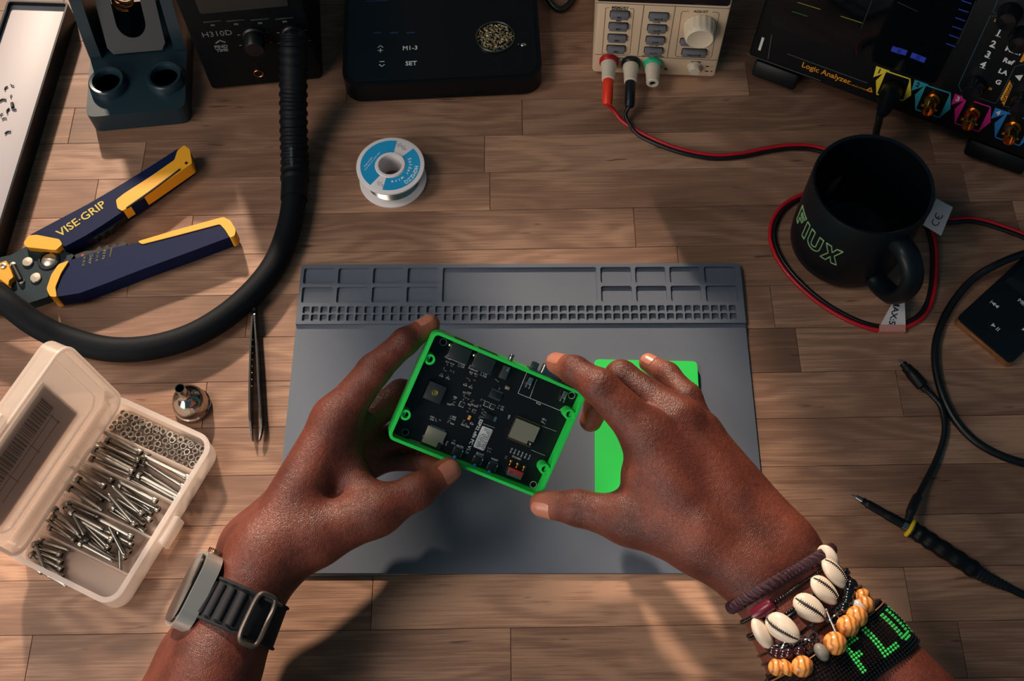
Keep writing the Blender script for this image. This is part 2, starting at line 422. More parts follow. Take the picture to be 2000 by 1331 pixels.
M_pcb = mat('pcb_black', (9, 11, 15), .38, spec=.45, bump=.05, bscale=900)
M_silk = mat('silk_white', (205, 210, 212), .6)
M_chip = mat('chip_black', (14, 16, 18), .45)
M_tin = mat('tin_shield', (196, 182, 158), .38, .85, bump=.06, bscale=500)
M_steel = mat('pcb_steel', (150, 150, 148), .22, 1.)
M_solder = mat('solder_tin', (200, 200, 198), .25, 1.)
M_gold = mat('gold_pad', (214, 160, 80), .3, 1.)
pcb = MB(); pcb.prism(rrect(CL - 2 * WT - .001, CWD - 2 * WT - .001, .002), BZ - .0016, BZ)
board = pcb.obj('circuit_board', M_pcb, case, world=False, smooth=False, label='black circuit board printed ESP32 x86 PC V1.0')
def at(cx, cy, h=0.): p = cl(cx, cy, -BZ - h); return Tr(p.x, p.y, BZ)
def quadsize(a, b, c, h=0.):
    a, b, c = (cl(*q, -BZ - h) for q in (a, b, c)); return (b - a).length, (c - a).length
def comp(name, mb, ma, label=None, smooth=True): return mb.obj(name, ma, board, world=False, label=label, smooth=smooth)
# connectors along the far wall
for (c, nm) in (((583, 262), 'mouse_socket'), ((757, 335), 'keyboard_socket')):
    T = at(*c, .0085); mb = MB(T); mb.box((0, 0, .0045), (.0142, .0098, .009), .0006)
    o = comp(nm, mb, mat('socket_shield', (92, 92, 88), .28, .9, bump=.1, bscale=300))
    g = MB(T); g.box((0, -.0051, .0082), (.0142, .0006, .0016)); g.obj('shield_lip', M_steel, o, world=False)
    g = MB(T); g.lathe([(.0009, 0), (.0011, .0078), (.0006, .0084), (0, .0086)], 12, T=Tr(-.0078, .0025)); g.obj('shield_pin', M_solder, o, world=False)
    p = T.translation; y1 = CWD / 2 + .0003
    g = MB(); g.box((p.x, (p.y + .0049 + y1) / 2, BZ + .0045), (.0138, max(.001, y1 - p.y - .0049), .0086), .0004); g.obj('socket_mouth', mat('socket_black', (16, 17, 18), .5), o, world=False)
T = at(908, 400, .004); mb = MB(T); mb.box((0, 0, .0025), (.0050, .0088, .005), .0004); aj = comp('audio_jack', mb, mat('jack_body', (60, 64, 66), .35, .3))
g = MB(T); g.box((.0012, .0030, .0052), (.0016, .0030, .0008), .0002); g.obj('spring_contact', M_solder, aj, world=False)
y1 = CWD / 2
def post(cx, cy, r, L, name, ma, par, hexa=False, z=None):
    p = CMI @ WP(740 + cx / 3.698, 620 + cy / 3.698, CO - CN * .006, CN)
    mb = MB(Matrix.Translation((p.x, y1 - .001, -.006 if z is None else z)) @ Matrix.Rotation(-math.pi / 2, 4, 'X'))
    mb.lathe([(r * .9, 0), (r, .0003), (r, L - .0004), (r * .8, L), (r * .45, L), (r * .45, L - .002), (0, L - .002)], 6 if hexa else 18); return mb.obj(name, ma, par, world=False)
post(940, 330, .0017, .0055, 'jack_barrel', M_steel, aj)
# VGA connector sticking through the far wall
p0 = cl(1125, 400, .006).x; p1 = cl(1345, 480, .006).x; pm = (p0 + p1) / 2
mb = MB(); mb.box((pm, y1 + .0006, -.0075), (abs(p1 - p0) + .010, .0014, .0115), .0003)
vga = comp('vga_connector', mb, M_steel)
mb = MB(Matrix.Translation((pm, y1 + .001, -.0075)) @ Matrix.Rotation(-math.pi / 2, 4, 'X')); mb.prism(roundpoly([(-.0085, -.0040), (.0085, -.0040), (.0075, .0040), (-.0075, .0040)], .0025), 0, .006, .0005); mb.obj('shell', M_steel, vga, world=False)
mb = MB(Matrix.Translation((pm, y1 + .0011, -.0075)) @ Matrix.Rotation(-math.pi / 2, 4, 'X')); mb.prism(roundpoly([(-.0075, -.0032), (.0075, -.0032), (.0066, .0032), (-.0066, .0032)], .002), .002, .0061); mb.obj('insert', mat('vga_black', (14, 15, 18), .5), vga, world=False)
for s_ in (-1, 1):
    mb = MB(Matrix.Translation((pm + s_ * .0125, y1 + .0010, -.0075)) @ Matrix.Rotation(-math.pi / 2, 4, 'X')); mb.lathe([(.0026, 0), (.0026, .0045), (.0018, .0048), (.0013, .0048), (.0013, .002), (0, .002)], 6); mb.obj('hex_post', M_steel, vga, world=False, smooth=False)
for c in ((1085, 478), (1333, 578)):
    mb = MB(at(*c, .003)); mb.box((0, .0015, .0030), (.0030, .0050, .0010), .0003); mb.box((-.0012, -.0015, .0020), (.0009, .0035, .004), .0003); mb.box((.0012, -.0015, .0020), (.0009, .0035, .004), .0003)
    comp('board_lock', mb, M_solder)
# buzzer
T = at(405, 545, .004); mb = MB(T); mb.box((0, 0, .0022), (.0122, .0122, .0044), .0005); bz = comp('buzzer', mb, mat('buzzer_black', (30, 36, 40), .5, bump=.2, bscale=900))
g = MB(T); g.lathe([(.0021, .00441), (.0021, .0046), (.0017, .0047), (.0015, .0046), (0, .0046)], 20); g.obj('sound_hole', mat('buzzer_brass', (120, 118, 60), .4, .7), bz, world=False)
# SD card socket
T = at(400, 868, .0015); mb = MB(T); mb.box((0, 0, .0009), (.0132, .0118, .0018), .0003); sdx = comp('card_slot', mb, M_tin)
g = MB(T); g.box((.0052, -.0040, .00185), (.0028, .0042, .0001)); g.obj('slot_notch', M_chip, sdx, world=False)
g = MB(T)
for i in range(9): g.box((-.0048 + i * .00118, .0064, .0004), (.0006, .0012, .0006))
for s_ in (-1, 1): g.box((s_ * .0069, -.002, .0004), (.0010, .0016, .0007))
g.obj('solder_pins', M_solder, sdx, world=False)
# tact switches with blue plungers through the near wall
for (c, txt) in (((568, 975), 'MUTE'), ((712, 1035), 'BOOT'), ((818, 1082), 'RESET')):
    T = at(*c, .003); mb = MB(T); mb.box((0, 0, .0018), (.0058, .0056, .0036), .0003); k = comp('push_button', mb, M_chip)
    g = MB(T); g.box((0, .0031, .0020), (.0060, .0003, .0010)); 
    for s_ in (-1, 1): g.box((s_ * .0031, 0, .0020), (.0003, .0056, .0012)); g.ball((s_ * .0030, .0018, .0034), .0006, 8, 6)
    g.obj('metal_clip', M_solder, k, world=False)
    g = MB(T); g.lathe([(.0013, 0), (.0013, .004), (.001, .0044), (0, .0044)], 14, T=Matrix.Translation((0, -.0027, .0018)) @ Matrix.Rotation(math.pi / 2, 4, 'X')); g.obj('plunger', mat('plunger_blue', (20, 90, 190), .4), k, world=False, label='blue plunger')
# slide power switch
T = at(982, 1135, .0045); mb = MB(T); mb.box((0, 0, .0022), (.0105, .0048, .0044), .0003); sw = comp('slide_switch', mb, mat('switch_steel', (165, 160, 155), .3, .9), label='red and steel slide switch')
g = MB(T); g.box((0, .0026, .0034), (.0106, .0010, .0030), .0002); g.box((-.0028, .0004, .00445), (.0030, .0022, .0002)); g.box((.0028, .0004, .00445), (.0030, .0022, .0002)); g.box((0, .0014, .00445), (.0016, .0020, .0002)); g.obj('red_core', mat('switch_red', (170, 26, 32), .5), sw, world=False)
for c in ((955, 1040), (1003, 1060), (1050, 1082)):
    p = cl(*c, -BZ - .003); g = MB(); g.tube([(p.x, p.y - .0028, BZ + .003), (p.x, p.y - .001, BZ + .0034), (p.x, p.y, BZ + .003), (p.x, p.y, BZ)], .00045, 8); g.ball((p.x, p.y, BZ + .0031), .0011, 10, 7, sq=(1, 1, .7)); g.obj('switch_pin', M_gold, sw, world=False)
# wifi module
T = at(1050, 832, .003); mb = MB(T); mb.box((0, 0, .0004), (.0192, .0160, .0008)); md = comp('radio_module', mb, M_pcb)
g = MB(T); g.prism([(-.0086, -.0068), (.0048, -.0068), (.0048, -.0040), (.0086, -.0040), (.0086, .0068), (-.0086, .0068)], .0008, .0030, .0004); g.obj('metal_shield', M_tin, md, world=False, smooth=False, label='brushed metal shield can')
g = MB(T)
for i in range(18):
    for s_ in (-1, 1): g.box((-.0084 + i * .00097, s_ * .0080, .0004), (.0005, .0009, .0009))
g.obj('edge_pads', M_gold, md, world=False, kind='stuff')
g = MB(T); addtext(g, '1', .0018, Tr(.0066, -.0055, .0009)); g.box((.0075, -.0062, .0009), (.0008, .0012, .0006)); g.obj('antenna_part', M_silk, md, world=False)
# chips
T = at(846, 562, .0015); mb = MB(T); mb.box((0, 0, .0008), (.0086, .0038, .0015), .0002); ic = comp('logic_chip', mb, M_chip)
g = MB(T)
for i in range(8):
    for s_ in (-1, 1): g.box((-.0036 + i * .00103, s_ * .0025, .0003), (.0005, .0014, .0004))
g.obj('chip_pins', M_solder, ic, world=False)
T = at(800, 722, .0015); mb = MB(T); mb.box((0, 0, .0009), (.0062, .0036, .0017), .0002, T=Rz(0)); rg = comp('regulator', mb, M_chip)
g = MB(T)
for i in range(3): g.box((-.0040, -.0020 + i * .0019, .0003), (.0018, .0011, .0006))
g.box((.0040, 0, .0003), (.0020, .0032, .0006)); g.obj('solder_pads', M_solder, rg, world=False)
for c in ((600, 632), (778, 630), (820, 648)):
    T = at(*c, .001); mb = MB(T); mb.box((0, 0, .0005), (.0026, .0026, .0009), .0001); q = comp('small_chip', mb, M_chip)
    g = MB(T); strokes(g, [ringpts(0.0023, 4)], .0002, Tr(0, 0, .00005) @ Rz(math.pi / 4)); g.obj('chip_outline', M_silk, q, world=False)
T = at(655, 727, .0015); mb = MB(T); mb.box((0, 0, .0008), (.0017, .0030, .0015), .0002); cp = comp('tantalum_capacitor', mb, mat('tantalum', (224, 150, 60), .45), label='orange capacitor')
T = at(930, 512, .0015); mb = MB(T); mb.box((0, 0, .0008), (.0030, .0022, .0014), .0002); comp('crystal', mb, M_tin)
# tiny resistors and capacitors (about five pixels each)
tiny = [(495, 340), (525, 352), (455, 410), (500, 430), (580, 338), (575, 353), (470, 368), (480, 385), (520, 385), (540, 395), (665, 410), (700, 425), (740, 402), (735, 418), (640, 440), (655, 455), (690, 455), (630, 480), (668, 495), (628, 548), (650, 558), (615, 565), (625, 580), (645, 590), (610, 595), (545, 590), (545, 612), (535, 630), (680, 600), (670, 612), (660, 640), (655, 660), (640, 680), (675, 680), (690, 690), (750, 665), (745, 690), (735, 715), (725, 725), (740, 595), (760, 600), (715, 635), (735, 640), (870, 640), (860, 655), (1205, 745), (1195, 768), (615, 745), (605, 760), (670, 760), (630, 770), (410, 735), (412, 748), (440, 742), (520, 715), (515, 730), (510, 745), (500, 755), (790, 945), (805, 950), (785, 965), (800, 972), (545, 890), (540, 905), (920, 1005), (915, 1018), (870, 515), (845, 450), (860, 462)]
tm = MB(); tb = MB()
for i, c in enumerate(tiny):
    p = cl(*c, -BZ); T = Tr(p.x, p.y, BZ) @ Rz(0 if i % 3 else math.pi / 2)
    for s_ in (-1, 1): tm.box((s_ * .00062, 0, .0003), (.00042, .0007, .0006), T=T)
    tb.box((0, 0, .0003), (.0008, .0007, .0005), T=T)
comp('component_terminals', tm, M_solder).__setitem__('kind', 'stuff')
comp('component_bodies', tb, mat('smd_brown', (120, 92, 70), .5)).__setitem__('kind', 'stuff')
# white printing on the board
sk = MB()
def st(txt, c, size, rot=0., bold=0.): p = cl(*c, -BZ); addtext(sk, txt, size, Tr(p.x, p.y, BZ + .00002) @ Rz(rot), bold, .00002)
st('ESP32 x86 PC V1.0', (686, 862), .0032, -math.pi / 2, .00005)
st('MUTE', (585, 935), .0019); st('BOOT', (730, 990), .0019); st('RESET', (835, 1030), .0019); st('POWER', (995, 1018), .0019)
st('VGA', (1152, 625), .0018); st('Mouse', (498, 296), .0017); st('Keyboard', (680, 378), .0017); st('Card', (490, 910), .0016, -math.pi / 2); st('ESP1', (938, 722), .0016, -math.pi / 2)
for (t, c) in (('C13', (607, 345)), ('C14', (602, 360)), ('R17', (495, 325)), ('R15', (530, 338)), ('R16', (497, 442)), ('R18', (450, 425)), ('C12', (768, 410)), ('C10', (762, 428)), ('R13', (667, 400)), ('R11', (702, 412)), ('R14', (622, 492)), ('R12', (662, 508)), ('C1', (895, 650)), ('C2', (888, 668)), ('C44', (385, 722)), ('C45', (382, 740)), ('C8', (1188, 737)), ('C6', (1180, 757)), ('R33', (545, 722)), ('R32', (540, 738)), ('R34', (528, 770)), ('FB2', (552, 580)), ('FB1', (535, 632)), ('D33', (538, 912)), ('LS1', (618, 545)), ('C27', (650, 548)), ('C39', (505, 630)), ('R23', (655, 632)), ('C17', (690, 672)), ('R19', (670, 772)), ('R9 R10', (690, 640)), ('BLK RED', (625, 785))): st(t, c, .0016)
for i in range(6): st(('IO R0', 'IO R2', 'IO R7', 'IO R8', 'IO R5', 'IO R6')[i], (955 + i * 26, 962 + i * 10), .0015, -math.pi / 2)
def sl(pts, wd=.00022):
    P = [cl(*c, -BZ) for c in pts]; strokes(sk, [[(p.x, p.y) for p in P]], wd, Tr(0, 0, BZ), .00004)
sl([(1068, 400), (1005, 550), (1310, 675), (1315, 660)]); sl([(1140, 450), (1090, 582)]); sl([(1110, 760), (1280, 825)], .00012); sl([(1100, 960), (1200, 1000)], .00012)
sl([(515, 195), (483, 288), (620, 345)]); sl([(690, 262), (655, 355), (800, 412)]); sl([(220, 880), (305, 910)], .00014); sl([(755, 770), (835, 800)], .00014)
sl([(440, 975), (520, 1005)], .00014)
for c in ((465, 180), (1392, 565), (1115, 1210), (190, 832)):
    p = cl(*c, -BZ); strokes(sk, [ringpts(.0022, 24)], .0003, Tr(p.x, p.y, BZ), .00004)
comp('silkscreen_print', sk, M_silk, smooth=False)
for c in ((465, 180), (1392, 565), (1115, 1210), (190, 832)):
    g = MB(at(*c)); g.lathe([(.0017, .00003), (0, .00003)], 18); comp('mounting_hole', g, MATS['hole_black'])
# FLUX badge
T = at(752, 875); mb = MB(T @ Rz(-math.pi / 2)); mb.prism(rrect(.0154, .0078, .0009), .00002, .00012); bd = comp('logo_badge', mb, mat('badge_white', (200, 206, 208), .55), label='white printed badge reading FLUX made with')
def flux_lines(h, wd=None):
    """outline letters F L U X, height h, starting at x=0"""
    w_ = .52 * h; s = .20 * h; g = .16 * h; out = []; x = 0
    out.append([(x + .0 * h, h), (x + w_ + .12 * h, h), (x + w_ + .06 * h, h - s), (x + s, h - s), (x + s, .64 * h), (x + w_, .64 * h), (x + w_ - .06 * h, .64 * h - s), (x + s, .64 * h - s), (x + s, 0), (x, 0), (x, h)]); x += w_ + g + .08 * h
    out.append([(x, h), (x + s, h), (x + s, 0), (x, 0), (x, h)]); x += s + g
    arc = [(x, h), (x, .3 * h)] + [(x + .33 * h - .33 * h * math.cos(t), .33 * h - .33 * h * math.sin(t)) for t in [math.pi * i / 10 for i in range(1, 10)]] + [(x + .66 * h, .3 * h), (x + .66 * h, h), (x + .66 * h - s, h), (x + .66 * h - s, .34 * h)] + [(x + .33 * h + .13 * h * math.cos(t), .33 * h - .13 * h * math.sin(t)) for t in [math.pi * i / 6 for i in range(1, 6)]] + [(x + s, .34 * h), (x + s, h), (x, h)]
    out.append(arc); x += .66 * h + g * .8
    c = x + .36 * h
    out.append([(x, h), (x + .24 * h, h), (c, .64 * h), (x + .48 * h, h), (x + .72 * h, h), (c + .13 * h, .5 * h), (x + .72 * h, 0), (x + .48 * h, 0), (c, .36 * h), (x + .24 * h, 0), (x, 0), (c - .13 * h, .5 * h), (x, h)])
    return out, x + .72 * h
fl, fw_ = flux_lines(.0048)
k = .0132 / fw_
g = MB(T @ Rz(-math.pi / 2) @ Tr(-.0066, -.0014, .00013)); strokes(g, [[(p[0] * k, p[1] * .98) for p in L] for L in fl], .00035, None, .00004)
addtext(g, 'MADE WITH', .0015, Tr(.0088, -.0011, .0), 0, .00003); g.obj('lettering', mat('badge_ink', (24, 28, 32), .6), bd, world=False, smooth=False)
# ---------------------------------------------------------------- the person's two forearms and hands (one continuous surface each)
def smin(a, b, k):
    h = np.clip(.5 + .5 * (b - a) / k, 0, 1); return b * (1 - h) + a * h - k * h * (1 - h)
def cone_d(X, Y, Z, a, b, r1, r2):
    ba = b - a; L2 = float(ba @ ba); px, py, pz = X - a[0], Y - a[1], Z - a[2]
    h = np.clip((px * ba[0] + py * ba[1] + pz * ba[2]) / L2, 0, 1)
    return np.sqrt((px - h * ba[0]) ** 2 + (py - h * ba[1]) ** 2 + (pz - h * ba[2]) ** 2) - (r1 + (r2 - r1) * h)
def chain_d(X, Y, Z, ch, k):
    d = None
    for (a, ra), (b, rb) in zip(ch[:-1], ch[1:]):
        e = cone_d(X, Y, Z, a, b, ra, rb); d = e if d is None else smin(d, e, k)
    return d
def surface_nets(F, o, h):
    nx, ny, nz = F.shape; S_ = F < 0
    c = np.zeros((nx - 1, ny - 1, nz - 1), np.uint8)
    for i in (0, 1):
        for j in (0, 1):
            for k in (0, 1): c += S_[i:nx - 1 + i, j:ny - 1 + j, k:nz - 1 + k]
    I = np.argwhere((c > 0) & (c < 8)); idx = -np.ones(c.shape, np.int64); idx[I[:, 0], I[:, 1], I[:, 2]] = np.arange(len(I))
    P = np.zeros((len(I), 3)); n = np.zeros(len(I))
    cor = [(i, j, k) for i in (0, 1) for j in (0, 1) for k in (0, 1)]
    for a in cor:
        for ax in range(3):
            if a[ax]: continue
            b = list(a); b[ax] = 1
            fa = F[I[:, 0] + a[0], I[:, 1] + a[1], I[:, 2] + a[2]]; fb = F[I[:, 0] + b[0], I[:, 1] + b[1], I[:, 2] + b[2]]
            m_ = (fa < 0) != (fb < 0); t = np.where(m_, fa / np.where(m_, fa - fb, 1), 0)
            q = np.tile(np.array(a, float), (len(I), 1)); q[:, ax] += t
            P[m_] += q[m_]; n[m_] += 1
    P = (I + P / n[:, None]) * h + o
    Q = []
    for ax in range(3):
        sl0 = [slice(1, -1)] * 3; sl1 = [slice(1, -1)] * 3; sl0[ax] = slice(0, -1); sl1[ax] = slice(1, None)
        A, B = S_[tuple(sl0)], S_[tuple(sl1)]
        E_ = np.argwhere(A != B); s = A[E_[:, 0], E_[:, 1], E_[:, 2]]
        base = E_ + 1; base[:, ax] -= 1
        u, v = [(1, 2), (2, 0), (0, 1)][ax]
        def cell(du, dv):
            q = base.copy(); q[:, u] += du; q[:, v] += dv; return idx[q[:, 0], q[:, 1], q[:, 2]]
        q = np.stack([cell(-1, -1), cell(0, -1), cell(0, 0), cell(-1, 0)], 1); q[~s] = q[~s][:, ::-1]; Q.append(q)
    return P, np.concatenate(Q)
def J(px, py, z, r): return (np.array(W(px, py, z)), r)

def build_arm(palm, fingers, wrinkles, h=.00115, kp=.012, kf=.009):
    allp = [j for ch in palm for j in ch] + [j for ch in fingers for j in ch]
    lo = np.min([p - r for p, r in allp], 0) - .006; hi = np.max([p + r for p, r in allp], 0) + .006
    N = np.ceil((hi - lo) / h).astype(int) + 1
    ax = [(lo[i] + h * np.arange(N[i])).astype(np.float32) for i in range(3)]
    F = np.full(tuple(N), .05, np.float32)
    def sub(ch, pad):
        a = np.min([p - r for p, r in ch], 0) - pad; b = np.max([p + r for p, r in ch], 0) + pad
        i0 = np.clip(((a - lo) / h).astype(int), 0, N - 2); i1 = np.clip(((b - lo) / h).astype(int) + 2, 2, N)
        s = tuple(slice(i0[i], i1[i]) for i in range(3))
        return s, ax[0][s[0]][:, None, None], ax[1][s[1]][None, :, None], ax[2][s[2]][None, None, :]
    for ch in palm:
        s, X, Y, Z = sub(ch, .016); F[s] = smin(F[s], chain_d(X, Y, Z, ch, .008).astype(np.float32), kp)
    G = F.copy()
    for ch in fingers:
        s, X, Y, Z = sub(ch, .012); d = chain_d(X, Y, Z, ch, .004).astype(np.float32)
        G[s] = np.minimum(G[s], smin(F[s], d, kf))
    P, Q = surface_nets(G, lo, h)
    # smoothing
    E_ = np.concatenate([Q[:, [0, 1]], Q[:, [1, 2]], Q[:, [2, 3]], Q[:, [3, 0]]]); 
    deg = np.bincount(E_[:, 0], minlength=len(P)) + np.bincount(E_[:, 1], minlength=len(P))
    def lap(P):
        A = np.zeros_like(P)
        for i in range(3):
            A[:, i] = np.bincount(E_[:, 0], P[E_[:, 1], i], len(P)) + np.bincount(E_[:, 1], P[E_[:, 0], i], len(P))
        return A / deg[:, None] - P
    for it in range(5):
        P = P + .5 * lap(P); P = P - .52 * lap(P)
    n = np.zeros_like(P); fn = np.cross(P[Q[:, 2]] - P[Q[:, 0]], P[Q[:, 3]] - P[Q[:, 1]])
    for i in range(4):
        for a in range(3): n[:, a] += np.bincount(Q[:, i], fn[:, a], len(P))
    n /= np.linalg.norm(n, axis=1)[:, None] + 1e-12
    D = np.zeros(len(P)); dark = np.zeros(len(P))
    for (c, axd, dors, amp, wl, sp) in wrinkles:
        c = np.array(c); axd = np.array(axd); axd = axd / np.linalg.norm(axd); dors = np.array(dors); dors = dors / np.linalg.norm(dors)
        q = P - c; s = q @ axd; lat = np.cross(axd, dors); l = q @ lat; up = np.clip(n @ dors, 0, 1)
        rr = np.linalg.norm(q, axis=1)
        env = np.exp(-(s / sp) ** 2) * up ** 1.5 * (rr < .022)
        wob = s + .0009 * np.sin(l * 700 + s * 300) + .0005 * np.sin(l * 1700)
        D += -amp * env * (.5 + .5 * np.cos(2 * np.pi * wob / wl)) ** 3
        dark += env
    P = P + n * D[:, None] * .75
    tips = np.array([ch[-1][0] for ch in fingers]); dt = np.min(np.linalg.norm(P[:, None, :] - tips[None], axis=2), 1)
    tone = np.clip(1 - (dt - .006) / .012, 0, 1)
    return P, Q, tone, np.clip(dark, 0, 1)

def skin_mat():
    m = bpy.data.materials.new('brown_skin'); m.use_nodes = True; nt = m.node_tree; b = nt.nodes['Principled BSDF']; N = nt.nodes.new; L = nt.links.new
    tc = N('ShaderNodeTexCoord')
    n1 = N('ShaderNodeTexNoise'); n1.inputs['Scale'].default_value = 38; n1.inputs['Detail'].default_value = 5; L(tc.outputs['Object'], n1.inputs['Vector'])
    cr = N('ShaderNodeValToRGB'); cr.color_ramp.elements[0].position = .3; cr.color_ramp.elements[0].color = (*lin((80, 39, 30)), 1); cr.color_ramp.elements[1].position = .75; cr.color_ramp.elements[1].color = (*lin((122, 63, 48)), 1); L(n1.outputs['Fac'], cr.inputs[0])
    n3 = N('ShaderNodeTexNoise'); n3.inputs['Scale'].default_value = 520; n3.inputs['Detail'].default_value = 4; n3.inputs['Roughness'].default_value = .7; L(tc.outputs['Object'], n3.inputs['Vector'])
    mr = N('ShaderNodeMapRange'); mr.inputs['From Min'].default_value = .3; mr.inputs['From Max'].default_value = .7; mr.inputs['To Min'].default_value = .72; mr.inputs['To Max'].default_value = 1.22; L(n3.outputs['Fac'], mr.inputs[0])
    mp_ = N('ShaderNodeMix'); mp_.data_type = 'RGBA'; mp_.blend_type = 'MULTIPLY'; mp_.inputs['Factor'].default_value = 1; L(cr.outputs[0], mp_.inputs['A']); L(mr.outputs[0], mp_.inputs['B'])
    at1 = N('ShaderNodeAttribute'); at1.attribute_name = 'tip_tone'
    mx = N('ShaderNodeMix'); mx.data_type = 'RGBA'; mx.inputs['B'].default_value = (*lin((160, 92, 70)), 1); L(at1.outputs['Fac'], mx.inputs['Factor']); L(mp_.outputs['Result'], mx.inputs['A'])
    at2 = N('ShaderNodeAttribute'); at2.attribute_name = 'knuckle_tone'
    k2 = N('ShaderNodeMath'); k2.operation = 'MULTIPLY'; k2.inputs[1].default_value = .55; L(at2.outputs['Fac'], k2.inputs[0])
    m2 = N('ShaderNodeMix'); m2.data_type = 'RGBA'; m2.inputs['B'].default_value = (*lin((74, 40, 32)), 1); L(k2.outputs[0], m2.inputs['Factor']); L(mx.outputs['Result'], m2.inputs['A'])
    L(m2.outputs['Result'], b.inputs['Base Color'])
    b.inputs['Roughness'].default_value = .42; b.inputs['Specular IOR Level'].default_value = .38
    b.inputs['Subsurface Weight'].default_value = .05; b.inputs['Subsurface Radius'].default_value = (1, .35, .2); b.inputs['Subsurface Scale'].default_value = .003
    vo = N('ShaderNodeTexVoronoi'); vo.inputs['Scale'].default_value = 900; vo.feature = 'DISTANCE_TO_EDGE'; L(tc.outputs['Object'], vo.inputs['Vector'])
    v2 = N('ShaderNodeTexNoise'); v2.inputs['Scale'].default_value = 330; v2.inputs['Detail'].default_value = 6; L(tc.outputs['Object'], v2.inputs['Vector'])
    ad = N('ShaderNodeMath'); ad.operation = 'ADD'; L(vo.outputs['Distance'], ad.inputs[0]); L(v2.outputs['Fac'], ad.inputs[1])
    bp = N('ShaderNodeBump'); bp.inputs['Strength'].default_value = .6; bp.inputs['Distance'].default_value = .0006; L(ad.outputs[0], bp.inputs['Height']); L(bp.outputs[0], b.inputs['Normal'])
    return m
M_skin = skin_mat()
person = root('person', 'dark-skinned forearms and hands reaching in and holding up the green case', 'person', (0, -.25, 0))
def cdir(r, u, t): return CR * r + CU * u - CF * t
M_nail = mat('nail', (186, 118, 96), .3, spec=.6)
def nail(ch, par, dors, length, half, back=.45):
    tip, r = ch[-1]; prev = ch[-2][0]; axd = (tip - prev) / np.linalg.norm(tip - prev)
    d = np.array(dors); d = d - axd * (d @ axd); d /= np.linalg.norm(d); lat = np.cross(axd, d)
    nu, nt_ = 9, 9; vs = []; fs = []
    for i in range(nt_):
        t = i / (nt_ - 1)
        wv = half * (1 - .18 * abs(2 * t - 1) ** 3) * (1 if t < .8 else math.sqrt(max(0, 1 - ((t - .8) / .2) ** 2 * .75)))
        c = tip + axd * (length * (t - 1) + r * .72)
        for j in range(nu):
            u = (2 * j / (nu - 1) - 1) * wv
            dr = d * math.cos(u) + lat * math.sin(u)
            lo_, hi_ = 0., .03
            base = c - axd * max(0., (c - tip) @ axd)
            for _ in range(24):
                mid = (lo_ + hi_) / 2; p = c + dr * mid
                v = min(float(cone_d(p[0], p[1], p[2], a[0], b_[0], a[1], b_[1])) for a, b_ in zip(ch[:-1], ch[1:]))
                if v < 0.00025: lo_ = mid
                else: hi_ = mid
            vs.append(V(c + dr * lo_))
    n = len(vs)
    low = [p - V(d) * .0012 for p in vs]
    for i in range(nt_ - 1):
        for j in range(nu - 1):
            a = i * nu + j; fs.append((a, a + 1, a + nu + 1, a + nu)); 
    edge = [j for j in range(nu)] + [i * nu + nu - 1 for i in range(1, nt_)] + [(nt_ - 1) * nu + j for j in range(nu - 2, -1, -1)] + [i * nu for i in range(nt_ - 2, 0, -1)]
    for a, b_ in zip(edge, edge[1:] + edge[:1]): fs.append((b_, a, n + a, n + b_))
    mb = MB(); mb.add(vs + low, fs); return mb.obj('fingernail', M_nail, par, ang=60)
def arm(name, palm, fingers, wr, label):
    P, Q, tone, dark = build_arm(palm, fingers, wr)
    me = bpy.data.meshes.new(name); off = np.array((0, -.25, 0)); P = P - off
    me.from_pydata(P.tolist(), [], Q.tolist()); me.update(); me.shade_smooth(); me.materials.append(M_skin)
    a = me.attributes.new('tip_tone', 'FLOAT', 'POINT'); a.data.foreach_set('value', tone.astype(np.float32))
    a = me.attributes.new('knuckle_tone', 'FLOAT', 'POINT'); a.data.foreach_set('value', dark.astype(np.float32))
    o = bpy.data.objects.new(name, me); COL.objects.link(o); o.parent = person; o['label'] = label; return o

# --- left arm
Lw_r, Lw_u = J(522, 1085, .094, .0215), J(505, 1075, .066, .0205)
Lidx = [J(656, 820, .110, .0140), J(730, 724, .123, .0104), J(791, 668, .126, .0087), J(840, 634, .124, .0066)]
Lmid = [J(676, 846, .090, .0120), J(783, 770, .084, .0095), J(852, 780, .072, .0083), J(905, 800, .066, .0072)]
Lrin = [J(694, 872, .072, .0115), J(775, 852, .060, .0090), J(850, 862, .053, .0080), J(900, 872, .050, .0070)]
Lpin = [J(706, 905, .055, .0105), J(780, 895, .048, .0080), J(830, 905, .046, .0070), J(862, 915, .046, .0062)]
Lthb = [J(735, 1000, .097, .0138), J(815, 960, .095, .0112), J(876, 919, .089, .0084)]
Lpalm = [[J(190, 1800, .088, .038), J(330, 1500, .083, .032), J(415, 1310, .086, .0275), Lw_r], [J(165, 1780, .066, .036), J(300, 1480, .061, .030), J(395, 1295, .062, .0265), Lw_u],
         [Lw_r, J(656, 822, .108, .0150)], [Lw_u, J(676, 848, .089, .0140)], [Lw_u, J(694, 874, .071, .0130)], [Lw_u, J(706, 905, .055, .0120)],
         [Lw_r, J(610, 1050, .096, .0185), J(735, 1000, .097, .0145)], [J(668, 880, .098, .0110), J(712, 965, .094, .0105)]]
wl = [(W(730, 722, .134), W(791, 668, .126) - W(656, 820, .110), cdir(-.45, .45, .75), .0006, .0026, .006),
      (W(800, 660, .13), W(840, 634, .124) - W(791, 668, .126), cdir(-.45, .45, .75), .00035, .0022, .0035),
      (W(812, 955, .107), W(876, 919, .089) - W(735, 1000, .097), cdir(.1, .1, .95), .0006, .0027, .006)]
left = arm('left_arm', Lpalm, [Lidx, Lmid, Lrin, Lpin, Lthb], wl, 'left forearm and hand, index finger at the case corner and thumb on its near edge')
